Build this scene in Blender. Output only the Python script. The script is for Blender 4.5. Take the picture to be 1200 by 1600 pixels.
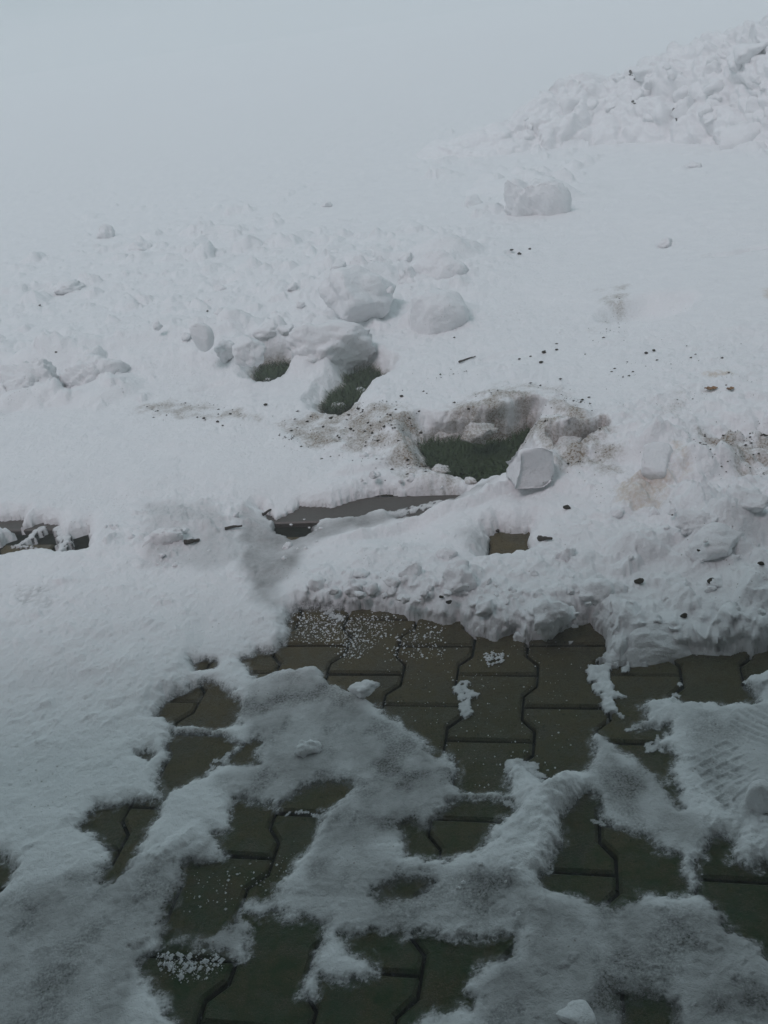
import bpy, math, random
import numpy as np
from mathutils import Matrix, Vector

random.seed(7)
S = bpy.context.scene
for o in list(bpy.data.objects):
    bpy.data.objects.remove(o)
COL = S.collection

# ------------------------------------------------------------------ camera
F, PIT, ROLL, H = 1492.7, 0.4716, -0.1422, 1.2121          # focal length in photo pixels, tilt, roll, eye height
YAW, PX0, PY0 = 0.2434, 0.342, 1.6452                       # how the paving lies on the ground
c_, s_ = math.cos(PIT), math.sin(PIT)
fwd = np.array([0, c_, -s_]); up0 = np.array([0, s_, c_]); rt0 = np.array([1.0, 0, 0])
cr, sr = math.cos(ROLL), math.sin(ROLL)
rt = cr*rt0 + sr*up0; up = -sr*rt0 + cr*up0
cam_d = bpy.data.cameras.new('camera'); cam = bpy.data.objects.new('camera', cam_d); COL.objects.link(cam)
m = Matrix.Identity(4)
for i in range(3):
    m[i][0] = rt[i]; m[i][1] = up[i]; m[i][2] = -fwd[i]
m[2][3] = H
cam.matrix_world = m
cam_d.sensor_fit = 'VERTICAL'; cam_d.sensor_height = 36; cam_d.sensor_width = 27
cam_d.lens = F/1600*36
cam_d.clip_start = 0.02; cam_d.clip_end = 2000
S.camera = cam

# ------------------------------------------------------------------ light
W = bpy.data.worlds.new('World'); S.world = W; W.use_nodes = True
nt = W.node_tree; nt.nodes.clear()
sky = nt.nodes.new('ShaderNodeTexSky'); sky.sky_type = 'NISHITA'; sky.sun_disc = False
SUN_EL, SUN_AZ = math.radians(56), math.radians(225)        # azimuth from +Y towards +X
sky.sun_elevation = SUN_EL; sky.sun_rotation = SUN_AZ; sky.dust_density = 4; sky.air_density = 1.0
hs = nt.nodes.new('ShaderNodeHueSaturation'); hs.inputs['Saturation'].default_value = 0.22
bg = nt.nodes.new('ShaderNodeBackground'); bg.inputs['Strength'].default_value = 0.12
wo = nt.nodes.new('ShaderNodeOutputWorld')
nt.links.new(sky.outputs[0], hs.inputs['Color']); mx = nt.nodes.new('ShaderNodeMix'); mx.data_type = 'RGBA'; mx.inputs[0].default_value = .85     # closed cloud cover over the clear sky
mx.inputs[7].default_value = (3.7, 4.95, 5.35, 1)
nt.links.new(hs.outputs[0], mx.inputs[6]); nt.links.new(mx.outputs[2], bg.inputs['Color'])
nt.links.new(bg.outputs[0], wo.inputs['Surface'])
sd_ = bpy.data.lights.new('sun', 'SUN'); sun = bpy.data.objects.new('sun', sd_); COL.objects.link(sun)
sd_.energy = 1.15; sd_.angle = math.radians(18); sd_.color = (1.0, 0.86, 0.95)
sdir = Vector((math.sin(SUN_AZ)*math.cos(SUN_EL), math.cos(SUN_AZ)*math.cos(SUN_EL), math.sin(SUN_EL)))
sun.rotation_euler = sdir.to_track_quat('Z', 'Y').to_euler(); sun.location = (0, 0, 12)
S.view_settings.view_transform = 'Standard'; S.view_settings.look = 'None'
S.view_settings.exposure = -0.30; S.view_settings.gamma = 1
S.view_settings.use_curve_mapping = False
S.cycles.volume_bounces = 3

# ------------------------------------------------------------------ helpers: ground geometry
def at(px, py, z=0.0):
    """point of the place at height z seen at photo pixel px, py"""
    d = fwd*F + rt*(px-600) - up*(py-800)
    k = (z-H)/d[2]
    return np.array([d[0]*k, d[1]*k, z])
def atv(P, z=0.0):
    P = np.asarray(P, float)
    d = fwd[None]*F + rt[None]*(P[:, 0:1]-600) - up[None]*(P[:, 1:2]-800)
    k = (z-H)/d[:, 2:3]
    return (d*k)[:, :2]
def mpp(px, py, z=0.0):
    """metres that one photo pixel spans across at that place"""
    p = at(px, py, z); return float(np.dot(p-np.array([0, 0, H]), fwd))/F
def pav(u, v, z=0.0):
    return (PX0+u*math.cos(YAW)+v*math.sin(YAW), PY0-u*math.sin(YAW)+v*math.cos(YAW), z)
def pav_inv(X, Y):
    dx, dy = X-PX0, Y-PY0
    return dx*math.cos(YAW)-dy*math.sin(YAW), dx*math.sin(YAW)+dy*math.cos(YAW)

# ------------------------------------------------------------------ helpers: noise
def _h(ix, iy, seed):
    n = (ix*374761393 + iy*668265263 + seed*974634777) & 0xffffffff
    n = ((n ^ (n >> 13))*1274126177) & 0xffffffff
    n = n ^ (n >> 16)
    return n
def gn(x, y, seed=0):
    """gradient noise, about -1..1"""
    ix = np.floor(x).astype(np.int64); iy = np.floor(y).astype(np.int64)
    fx = x-ix; fy = y-iy
    ux = fx*fx*fx*(fx*(fx*6-15)+10); uy = fy*fy*fy*(fy*(fy*6-15)+10)
    def g(a, b):
        t = _h(ix+a, iy+b, seed)*(2*math.pi/4294967296.0)
        return np.cos(t)*(fx-a)+np.sin(t)*(fy-b)
    a = g(0, 0); b = g(1, 0); c = g(0, 1); d = g(1, 1)
    return 1.6*((a+(b-a)*ux)+((c+(d-c)*ux)-(a+(b-a)*ux))*uy)
def fbm(x, y, s, oct=4, seed=0, gain=.5):
    r = 0; a = 1; t = 0
    for i in range(oct):
        r = r+a*gn(x*s, y*s, seed+i*17); t += a; a *= gain; s *= 2.03
    return r/t
def worley(x, y, s, seed=0):
    x = x*s; y = y*s
    ix = np.floor(x).astype(np.int64); iy = np.floor(y).astype(np.int64)
    best = np.full(x.shape, 9.0); bid = np.zeros(x.shape)
    for a in (-1, 0, 1):
        for b in (-1, 0, 1):
            h1 = _h(ix+a, iy+b, seed); h2 = _h(ix+a, iy+b, seed+91)
            d = (ix+a+h1/4294967296.0-x)**2+(iy+b+h2/4294967296.0-y)**2
            k = d < best
            best = np.where(k, d, best); bid = np.where(k, (h1 >> 7) % 1024/1024.0, bid)
    return np.sqrt(best), bid
def ss(a, b, x):
    t = np.clip((x-a)/(b-a), 0, 1); return t*t*(3-2*t)
def poly_sd(X, Y, P):
    """signed distance in metres, positive inside the polygon"""
    out = np.full(X.shape, -9.0)
    x0, y0 = P.min(0)-.12; x1, y1 = P.max(0)+.12
    k = (X > x0) & (X < x1) & (Y > y0) & (Y < y1)
    x = X[k]; y = Y[k]
    if x.size == 0: return out
    d = np.full(x.shape, 1e9); ins = np.zeros(x.shape, bool)
    n = len(P)
    for i in range(n):
        ax, ay = P[i]; bx, by = P[(i+1) % n]
        ex, ey = bx-ax, by-ay
        t = np.clip(((x-ax)*ex+(y-ay)*ey)/(ex*ex+ey*ey+1e-12), 0, 1)
        d = np.minimum(d, (x-ax-t*ex)**2+(y-ay-t*ey)**2)
        c = ((ay > y) != (by > y)) & (x < (bx-ax)*(y-ay)/(by-ay+1e-12)+ax)
        ins ^= c
    d = np.sqrt(d)
    out[k] = np.where(ins, d, -d)
    return out
def line_d(X, Y, P):
    """distance in metres to a polyline and position 0..1 along it"""
    d = np.full(X.shape, 9.0); tt = np.zeros(X.shape)
    n = len(P)-1
    for i in range(n):
        ax, ay = P[i]; bx, by = P[i+1]; ex, ey = bx-ax, by-ay
        t = np.clip(((X-ax)*ex+(Y-ay)*ey)/(ex*ex+ey*ey+1e-12), 0, 1)
        q = np.hypot(X-ax-t*ex, Y-ay-t*ey)
        k = q < d
        d = np.where(k, q, d); tt = np.where(k, (i+t)/n, tt)
    return d, tt

# ------------------------------------------------------------------ helpers: objects and materials
def mesh_obj(name, verts, faces, mat, parent=None, smooth=True):
    me = bpy.data.meshes.new(name)
    me.from_pydata([tuple(v) for v in verts], [], faces)
    if smooth: me.polygons.foreach_set('use_smooth', [True]*len(me.polygons))
    me.materials.append(mat); me.update()
    o = bpy.data.objects.new(name, me); COL.objects.link(o)
    if parent: o.parent = parent
    return o
def tag(o, label=None, cat=None, group=None, kind=None):
    if label: o['label'] = label
    if cat: o['category'] = cat
    if group: o['group'] = group
    if kind: o['kind'] = kind
    return o
class NT:
    def __init__(s, name):
        s.m = bpy.data.materials.new(name); s.m.use_nodes = True; s.t = s.m.node_tree
        s.b = s.t.nodes['Principled BSDF']
    def n(s, ty, **kw):
        q = s.t.nodes.new(ty)
        for k, v in kw.items():
            if k in q.inputs: q.inputs[k].default_value = v
            else: setattr(q, k, v)
        return q
    def l(s, a, b): s.t.links.new(a, b)
    def co(s):
        return s.n('ShaderNodeTexCoord').outputs['Object']
    def noise(s, scale, detail=4, rough=.55, co=None):
        q = s.n('ShaderNodeTexNoise'); q.inputs['Scale'].default_value = scale
        q.inputs['Detail'].default_value = detail; q.inputs['Roughness'].default_value = rough
        s.l(co or s.co(), q.inputs['Vector']); return q.outputs['Fac']
    def ramp(s, fac, stops):
        q = s.n('ShaderNodeValToRGB'); s.l(fac, q.inputs[0]); e = q.color_ramp.elements
        while len(e) < len(stops): e.new(.5)
        for a, (p, c) in zip(e, stops):
            a.position = p; a.color = (*c, 1) if len(c) == 3 else c
        return q.outputs[0]
    def mix(s, f, a, b):
        q = s.n('ShaderNodeMix', data_type='RGBA')
        if isinstance(f, (int, float)): q.inputs[0].default_value = f
        else: s.l(f, q.inputs[0])
        for i, v in ((6, a), (7, b)):
            if isinstance(v, tuple): q.inputs[i].default_value = (*v, 1)
            else: s.l(v, q.inputs[i])
        return q.outputs[2]
    def math(s, op, a, b=0.0, clamp=False):
        q = s.n('ShaderNodeMath', operation=op); q.use_clamp = clamp
        for i, v in enumerate((a, b)):
            if isinstance(v, (int, float)): q.inputs[i].default_value = v
            else: s.l(v, q.inputs[i])
        return q.outputs[0]
    def bump(s, h, strength, dist, prev=None):
        q = s.n('ShaderNodeBump'); q.inputs['Strength'].default_value = strength
        q.inputs['Distance'].default_value = dist
        s.l(h, q.inputs['Height'])
        if prev: s.l(prev, q.inputs['Normal'])
        return q.outputs[0]

def snow_mat():
    t = NT('snow')
    wet = t.n('ShaderNodeAttribute', attribute_name='wet').outputs['Fac']
    dirt = t.n('ShaderNodeAttribute', attribute_name='dirt').outputs['Fac']
    rust = t.n('ShaderNodeAttribute', attribute_name='rust').outputs['Fac']
    co = t.co()
    n1 = t.noise(14, 5, .6, co); n2 = t.noise(90, 5, .65, co); n3 = t.noise(420, 2, .6, co)
    white = t.mix(n1, (.73, .735, .75), (.83, .83, .835))
    wet_shade_c = t.mix(n2, (.13, .125, .12), (.30, .295, .295))  # soaked slush tint, which also darkens the nearest snow as painted shade
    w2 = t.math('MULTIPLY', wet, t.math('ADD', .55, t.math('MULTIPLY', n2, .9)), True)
    c = t.mix(w2, white, wet_shade_c)
    dn = t.math('MULTIPLY', t.math('SUBTRACT', t.math('ADD', dirt, n2), .62), 3.0, True)
    dn = t.math('MULTIPLY', dn, t.math('MULTIPLY', dirt, 1.3), True)
    dn = t.math('MULTIPLY', dn, t.math('ADD', .62, t.math('MULTIPLY', t.math('GREATER_THAN', t.noise(150, 3, .7, co), .52), .5)), True)
    c = t.mix(dn, c, t.mix(n3, (.08, .06, .04), (.36, .29, .21)))
    rn = t.math('MULTIPLY', t.math('SUBTRACT', t.math('ADD', rust, n2), .75), 3.0, True)
    c = t.mix(t.math('MULTIPLY', rn, rust, True), c, (.42, .30, .17))
    # scattered single specks of soil
    sp = t.n('ShaderNodeTexVoronoi'); sp.inputs['Scale'].default_value = 75; t.l(co, sp.inputs['Vector'])
    spm = t.math('MULTIPLY', t.math('LESS_THAN', sp.outputs['Distance'], .13), t.math('GREATER_THAN', t.noise(6, 3, .6, co), .60))
    c = t.mix(t.math('MULTIPLY', spm, .55), c, (.16, .13, .10))
    t.l(c, t.b.inputs['Base Color'])
    t.l(t.math('SUBTRACT', .75, t.math('MULTIPLY', wet, .38)), t.b.inputs['Roughness'])
    t.b.inputs['Specular IOR Level'].default_value = .3
    b = t.bump(t.noise(32, 5, .65, co), .5, .014); b = t.bump(n2, .6, .006, b); b = t.bump(n3, .6, .0022, b)
    t.l(b, t.b.inputs['Normal'])
    clear = t.n('ShaderNodeAttribute', attribute_name='clear').outputs['Fac']
    ng = t.noise(230, 3, .7, co)
    edge = t.math('MULTIPLY', t.math('MULTIPLY', clear, t.math('SUBTRACT', 1, clear)), 4)
    cl = t.math('ADD', clear, t.math('MULTIPLY', t.math('MULTIPLY', t.math('SUBTRACT', ng, .5), 1.8), edge), True)
    t.l(t.math('SUBTRACT', 1, cl), t.b.inputs['Alpha'])
    return t.m
def paver_mat():
    t = NT('wet_concrete_paver'); co = t.co()
    oi = t.n('ShaderNodeObjectInfo').outputs['Random']
    gm = t.n('ShaderNodeNewGeometry').outputs['Position']
    n1 = t.ramp(t.noise(12, 6, .7, gm), [(.32, (0, 0, 0)), (.68, (1, 1, 1))]); n2 = t.noise(160, 3, .7, gm); n3 = t.noise(600, 2, .6, gm)
    c = t.mix(n1, (.024, .020, .008), (.120, .090, .040))
    c = t.mix(t.math('MULTIPLY', oi, .7), c, (.062, .050, .022))
    c = t.mix(t.ramp(n3, [(.50, (0, 0, 0)), (.68, (1, 1, 1))]), c, (.16, .13, .09))
    c = t.mix(t.ramp(n2, [(.28, (1, 1, 1)), (.42, (0, 0, 0))]), c, (.006, .0065, .003))
    # camera's green cast put into the colour: stones greener and darker towards the lens
    sy = t.n('ShaderNodeSeparateXYZ'); t.l(gm, sy.inputs[0])
    my = t.math('MULTIPLY', t.math('SUBTRACT', 1.65, sy.outputs[1]), 1.5, True)
    mn = t.ramp(t.noise(22, 5, .7, gm), [(.35, (0, 0, 0)), (.65, (1, 1, 1))])
    c = t.mix(t.math('MULTIPLY', t.math('ADD', t.math('MULTIPLY', mn, .7), .25), my, True), c, (.018, .044, .011))
    t.l(c, t.b.inputs['Base Color'])
    t.l(t.ramp(n1, [(.35, (.30,)*3), (.6, (.75,)*3)]), t.b.inputs['Roughness'])
    t.b.inputs['Specular IOR Level'].default_value = .16
    b = t.bump(n1, .35, .006); b = t.bump(n2, .7, .003, b); b = t.bump(n3, .8, .0015, b)
    t.l(b, t.b.inputs['Normal'])
    return t.m
def soil_mat(name='dark_soil', a=(.012, .011, .006), b_=(.05, .04, .026)):
    t = NT(name); co = t.co()
    n1 = t.noise(25, 6, .7, co); n2 = t.noise(220, 3, .6, co)
    t.l(t.mix(n1, a, b_), t.b.inputs['Base Color']); t.b.inputs['Roughness'].default_value = .85; t.b.inputs['Specular IOR Level'].default_value = .12
    b = t.bump(n1, .6, .01); t.l(t.bump(n2, .5, .002, b), t.b.inputs['Normal'])
    return t.m
def plain_mat(name, a, b_, scale=60, rough=.8):
    t = NT(name); co = t.co(); n1 = t.noise(scale, 5, .65, co)
    t.l(t.mix(n1, a, b_), t.b.inputs['Base Color']); t.b.inputs['Roughness'].default_value = rough
    t.l(t.bump(n1, .4, .002), t.b.inputs['Normal'])
    return t.m
M_SNOW = snow_mat(); M_PAVER = paver_mat(); M_SOIL = soil_mat()
M_SAND = soil_mat('wet_joint_sand', (.006, .007, .004), (.02, .019, .012))
M_KERB = plain_mat('wet_kerb_concrete', (.045, .036, .030), (.09, .074, .062), 70, .5)
M_GRASS = plain_mat('winter_grass', (.016, .030, .005), (.05, .085, .02), 40, .7)
M_TWIG = plain_mat('dark_bark', (.02, .015, .012), (.06, .045, .03), 120)
M_LEAF = plain_mat('dead_leaf', (.16, .08, .03), (.30, .17, .08), 80)

# ------------------------------------------------------------------ where the snow is missing (outlines as traced, laid on the ground)
KERB_V = (pav_inv(*at(650, 774)[:2])[1], pav_inv(*at(650, 812)[:2])[1])    # far and near edge of the kerb line
BARE = [
 [(447,1000),(452,962),(466,951),(500,953),(530,949),(570,953),(620,957),(655,964),(690,976),(718,969),(732,986),(770,998),(804,986),
  (818,1001),(860,996),(890,978),(920,972),(948,997),(953,1030),(972,1036),(990,1022),(1030,1021),(1075,1018),(1180,1018),(1240,1012),(1240,1060),
  (1172,1058),(1166,1075),(1190,1101),(1065,1101),(1048,1092),(1005,1098),(1010,1125),(990,1141),(1040,1133),(1044,1150),(1027,1164),
  (1055,1180),(1050,1210),(1066,1262),(1035,1222),(1014,1205),(970,1172),(932,1143),(925,1187),(910,1203),(880,1209),(850,1227),(822,1197),
  (800,1201),(795,1242),(720,1238),(715,1200),(696,1174),(680,1185),(664,1160),(630,1131),(600,1114),(560,1086),(520,1072),(499,1048),(440,1050),
  (402,1062),(378,1032),(400,1017),(432,1020)],
 [(300,1036),(318,1030),(342,1034),(336,1048),(308,1052)],
 [(240,1122),(262,1093),(290,1083),(304,1072),(325,1068),(356,1075),(374,1100),(370,1131),(338,1140),(272,1136),(258,1122)],
 [(266,1147),(345,1147),(372,1160),(352,1186),(320,1215),(290,1226),(262,1241),(250,1255),(247,1216),(262,1180)],
 [(374,1162),(405,1152),(403,1192),(352,1197)],
 [(215,1178),(232,1171),(244,1180),(230,1190)],
 [(124,1292),(150,1272),(155,1258),(180,1265),(203,1253),(250,1253),(240,1285),(222,1315),(202,1350),(182,1378),(155,1380),(172,1345),(160,1315)],
 [(363,1262),(371,1250),(424,1255),(432,1264),(472,1232),(520,1221),(547,1225),(541,1247),(500,1277),(490,1310),(466,1340),(450,1365),
  (426,1385),(430,1405),(385,1412),(368,1440),(330,1462),(280,1470),(240,1492),(256,1450),(276,1400),(286,1347),(346,1342),(348,1325),(330,1303),(362,1298)],
 [(215,1503),(243,1484),(275,1476),(355,1486),(377,1500),(392,1470),(380,1428),(440,1430),(512,1446),(492,1485),(480,1515),(466,1555),(492,1560),
  (502,1530),(560,1532),(586,1524),(584,1500),(546,1490),(540,1462),(580,1452),(640,1461),(680,1460),(742,1474),(806,1460),(802,1490),(770,1502),(742,1516),
  (730,1545),(746,1560),(738,1576),(680,1582),(640,1600),(600,1660),(420,1660),(330,1660),(300,1640),(275,1600),(262,1575),(240,1545)],
 [(632,1290),(640,1283),(662,1295),(700,1257),(725,1248),(800,1255),(806,1265),(770,1296),(746,1330),(700,1343),(640,1338)],
 [(585,1386),(620,1380),(650,1369),(676,1374),(660,1392),(640,1402),(590,1403)],
 [(890,1262),(914,1236),(935,1243),(946,1280),(972,1300),(1000,1304),(1040,1335),(1065,1340),(1076,1370),(1078,1396),(1050,1400),(1010,1398),
  (968,1416),(920,1404),(850,1388),(846,1371),(872,1330),(880,1290)],
 [(1114,1304),(1150,1318),(1143,1342),(1166,1362),(1215,1350),(1240,1600),(1200,1500),(1170,1462),(1130,1440),(1104,1412),(1084,1394),(1092,1350)],
 [(976,1562),(1012,1555),(1050,1570),(1064,1640),(985,1640)],
 [(-40,1340),(2,1340),(20,1360),(16,1378),(0,1400),(-40,1410)],
 [(-30,814),(40,812),(32,828),(60,818),(94,820),(101,838),(140,825),(137,864),(104,870),(72,861),(20,871),(-30,878),(-10,850),(24,836)],
 [(765,839),(779,831),(806,834),(829,832),(825,850),(831,869),(806,880),(786,876),(757,882),(760,862)],
 [(408,797),(432,814),(470,792),(520,793),(555,780),(580,773),(700,771),(742,771),(700,796),(675,808),(620,811),(604,798),(556,813),
  (500,813),(490,832),(456,846),(436,836),(424,818)],
]
# outlines of holes that go down to soil and grass
HOLES = [
 [(658,706),(680,692),(720,692),(760,697),(800,690),(826,676),(832,694),(805,716),(800,752),(742,758),(722,750),(682,736)],
 [(868,722),(900,714),(934,703),(940,708),(905,728),(880,731)],
 [(400,590),(413,571),(440,568),(470,570),(477,578),(452,590),(425,604),(408,600)],
 [(505,641),(520,620),(545,602),(544,584),(575,576),(599,590),(590,606),(566,611),(556,631),(536,649),(512,646)],
]
HOLE_Z = [.0, .03, .02, .02]
# greyish water soaked sheets of slush: outline, strength (nearest ones also hold painted foreground shade)
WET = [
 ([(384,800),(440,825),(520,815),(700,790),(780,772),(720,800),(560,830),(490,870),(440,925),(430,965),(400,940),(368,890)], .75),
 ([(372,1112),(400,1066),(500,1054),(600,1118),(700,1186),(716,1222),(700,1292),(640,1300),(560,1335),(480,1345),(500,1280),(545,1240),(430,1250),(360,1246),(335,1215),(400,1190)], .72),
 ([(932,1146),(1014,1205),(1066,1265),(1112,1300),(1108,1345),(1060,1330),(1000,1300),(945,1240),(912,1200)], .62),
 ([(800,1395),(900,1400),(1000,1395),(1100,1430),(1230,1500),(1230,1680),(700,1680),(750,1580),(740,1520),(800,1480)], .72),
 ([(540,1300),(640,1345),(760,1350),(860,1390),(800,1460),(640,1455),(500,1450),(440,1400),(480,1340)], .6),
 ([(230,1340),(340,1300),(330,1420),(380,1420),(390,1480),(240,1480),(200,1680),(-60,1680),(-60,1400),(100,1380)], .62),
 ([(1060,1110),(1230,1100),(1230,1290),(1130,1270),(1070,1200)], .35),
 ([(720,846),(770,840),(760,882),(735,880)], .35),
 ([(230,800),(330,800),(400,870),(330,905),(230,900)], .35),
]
# soil stained snow: outline, strength
DIRT = [
 ([(430,655),(520,630),(600,640),(680,665),(740,640),(830,640),(900,665),(960,700),(970,745),(860,740),(830,690),(690,700),(640,740),(560,700),(470,690)], .62),
 ([(690,650),(780,620),(880,628),(900,670),(840,690),(740,690),(670,690)], .45),
 ([(640,690),(700,720),(740,765),(660,740)], .55),
 ([(205,625),(290,615),(400,640),(420,660),(300,650),(200,640)], .45),
 ([(1080,690),(1230,690),(1230,760),(1150,750),(1085,720)], .62),
 ([(935,475),(985,465),(985,508),(930,540)], .45),
 ([(500,640),(540,640),(560,690),(480,690)], .6),
 ([(1030,640),(1065,635),(1065,690),(1040,680)], .4),
]
RUST = [([(960,760),(1050,740),(1060,790),(1000,810),(960,790)], .5),
        ([(1095,600),(1150,600),(1150,618),(1100,618)], .5), ([(1180,480),(1230,480),(1230,500),(1180,500)], .5),
        ([(1040,720),(1080,720),(1070,770),(1045,770)], .5)]
# height of the snow surface: pixel, height (m), size of the lumps in it (m)
ZC = [(-100,1600,.022,.004),(100,1500,.022,.005),(100,1300,.026,.006),(100,1150,.032,.008),(250,1000,.036,.009),(100,950,.04,.009),(-150,1000,.05,.01),
 (350,1000,.03,.008),(450,1150,.018,.003),(600,1200,.018,.003),(650,1350,.020,.005),(700,1500,.018,.004),(950,1500,.018,.004),(1150,1550,.02,.004),
 (1000,1240,.016,.003),(1120,1180,.022,.003),(1180,1280,.035,.01),(820,1320,.024,.006),(880,1240,.03,.006),(300,1300,.024,.006),(400,1460,.012,.004),
 (1100,980,.045,.010),(950,940,.055,.02),(850,930,.065,.022),(760,930,.06,.022),(620,915,.055,.018),(500,920,.045,.014),(430,930,.03,.008),
 (600,870,.05,.010),(800,800,.05,.008),(720,820,.045,.005),(500,860,.03,.006),(450,830,.012,.002),(620,830,.018,.003),(900,800,.06,.012),
 (1020,830,.065,.015),(1150,850,.08,.022),(1100,760,.09,.025),(1150,720,.07,.02),(950,740,.08,.02),(650,760,.035,.010),(560,740,.045,.008),
 (300,800,.04,.014),(120,800,.04,.006),(200,720,.05,.004),(400,720,.05,.004),(60,870,.035,.007),(300,880,.035,.008),(50,700,.05,.004),
 (500,680,.05,.012),(660,650,.10,.012),(780,630,.13,.012),(900,650,.13,.016),(950,600,.12,.006),(1050,650,.12,.018),(1150,620,.12,.016),
 (700,560,.10,.008),(800,520,.11,.006),(950,420,.13,.003),(1100,450,.14,.003),(450,610,.07,.007),(300,630,.05,.005),(100,640,.05,.004),
 (620,600,.09,.010),(500,560,.09,.01),(350,500,.14,.018),(200,500,.14,.014),(50,500,.14,.014),(500,430,.17,.022),(650,400,.17,.018),
 (300,400,.16,.014),(100,400,.15,.009),(500,320,.17,.006),(700,300,.16,.006),(900,300,.16,.005),(1100,300,.17,.005),(200,280,.17,.006),
 (800,220,.17,.01),(400,200,.17,.004),(1250,900,.09,.02),(1300,1300,.03,.008),(1400,700,.1,.02),(-200,700,.07,.01)]

# ------------------------------------------------------------------ the snow sheet
DENSE = 1.0
th_in = np.linspace(-math.radians(31), math.radians(31), int(760*DENSE))
g_out = np.array([.006, .015, .028, .045, .07, .10, .14, .19, .25, .32, .40, .5, .6, .68, .75, .81, .86, .90, .93, .955, .972, .985, .994])
dep = np.concatenate([np.radians([87, 84, 81, 78, 75, 72, 70, 68, 66, 64.5, 63]), np.linspace(math.radians(62), math.radians(1.6), int(930*DENSE)),
                      np.radians([1.3, 1.0, .75, .5, .35, .25, .17])])
R = H/np.tan(dep)
wide = 1+.48*ss(math.radians(26), math.radians(60), dep)      # the frame spans a wider bearing close to the feet
nc = len(th_in)+len(g_out)
TT = np.empty((len(dep), nc))
TT[:, :len(th_in)] = th_in[None]*wide[:, None]
e_ = th_in[-1]*wide[:, None]
TT[:, len(th_in):] = e_+(2*math.pi-2*e_)*g_out[None]
RR = np.repeat(R[:, None], nc, 1)
X = RR*np.sin(TT); Y = RR*np.cos(TT)
shape = X.shape
X = X.ravel(); Y = Y.ravel(); RRf = RR.ravel()

def to_log(x, y):
    """space in which control points are blended: bearing and log distance"""
    return np.arctan2(x, y)*2.2, np.log(np.hypot(x, y)+.05)*1.6
ZC = [(a, b, z*.55 if z < .036 and b > 990 else z, r*.7) for a, b, z, r in ZC]
zc = np.array([(*at(a, b, z)[:2], z, r) for a, b, z, r in ZC])
qx, qy = to_log(zc[:, 0], zc[:, 1])
gx, gy = to_log(X, Y)
num = np.zeros_like(X); numr = np.zeros_like(X); den = np.zeros_like(X)
for i in range(len(zc)):
    w = 1.0/((gx-qx[i])**2+(gy-qy[i])**2+.0015)**2.2
    num += w*zc[i, 2]; numr += w*zc[i, 3]; den += w
Z0 = num/den; ROUGH = numr/den
far = ss(9, 30, RRf)
Z0 = Z0*(1-far)+far*(.2+.25*fbm(X, Y, .04, 3, 5)); ROUGH = ROUGH*(1-.6*far)*(1+.5*ss(2.6, 3.6, RRf))

# lumps: crusty billows in several sizes
w1, id1 = worley(X+.02*gn(X*20, Y*20, 3), Y+.02*gn(X*20, Y*20, 4), 11, 1)
w2, id2 = worley(X+.01*gn(X*45, Y*45, 5), Y+.01*gn(X*45, Y*45, 6), 26, 2)
w3, id3 = worley(X, Y, 62, 3)
near = np.clip(3.2/RRf, .25, 1)
mod = .35+.65*ss(-.25, .35, fbm(X, Y, 3.2, 3, 8))
lump = np.maximum(0, .42-w1**2)*2.0*(.25+id1) + np.maximum(0, .38-w2**2)*1.3*(.2+id2)*near + np.maximum(0, .33-w3**2)*.6*near
ZS = Z0 + ROUGH*mod*(lump*1.1 + .8*fbm(X, Y, 9, 5, 11, .6)) + .3*ROUGH*fbm(X, Y, 45, 3, 21)*near
ZS += .006*fbm(X, Y, 3, 3, 31)
granular = ss(.003, .009, ROUGH)*(RRf < 4)
ZS += granular*(.0026*fbm(X, Y, 110, 2, 41)+.005*fbm(X, Y, 27, 3, 42))

# -- modelled features of the sheet (pixel of the centre, height of surface there, radii in metres across / along view, turn, rise)
def bump_feat(px, py, z, rx, ry, ang, dz, power=1.0, facet=0, seed=0, mode='add'):
    global ZS
    p = at(px, py, z)
    k = np.abs(X-p[0]) + np.abs(Y-p[1]) < 2.4*max(rx, ry)
    x = X[k]-p[0]; y = Y[k]-p[1]
    wv = .12*max(rx, ry)
    x = x+wv*gn(X[k]*1.6/max(rx, ry), Y[k]*1.6/max(rx, ry), seed+50); y = y+wv*gn(X[k]*1.6/max(rx, ry), Y[k]*1.6/max(rx, ry), seed+51)
    c, s = math.cos(ang), math.sin(ang)
    a = (x*c+y*s)/rx; b = (-x*s+y*c)/ry
    q = np.clip(1-(a*a+b*b)**power, 0, 1)
    if facet:
        rs = np.random.RandomState(seed+9)
        for _ in range(facet):
            t = rs.uniform(0, 6.28); g = rs.uniform(.5, 1.4); o = rs.uniform(.55, .9)
            q = np.minimum(q, np.clip(o+.0-g*(a*math.cos(t)+b*math.sin(t))+.25, 0, 1))
    q = q*q*(3-2*q) if mode == 'add' else q
    if mode == 'add': ZS[k] += dz*q
    else: ZS[k] = np.where(q > 0, np.maximum(ZS[k], z+dz*np.sqrt(q)), ZS[k])

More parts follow.
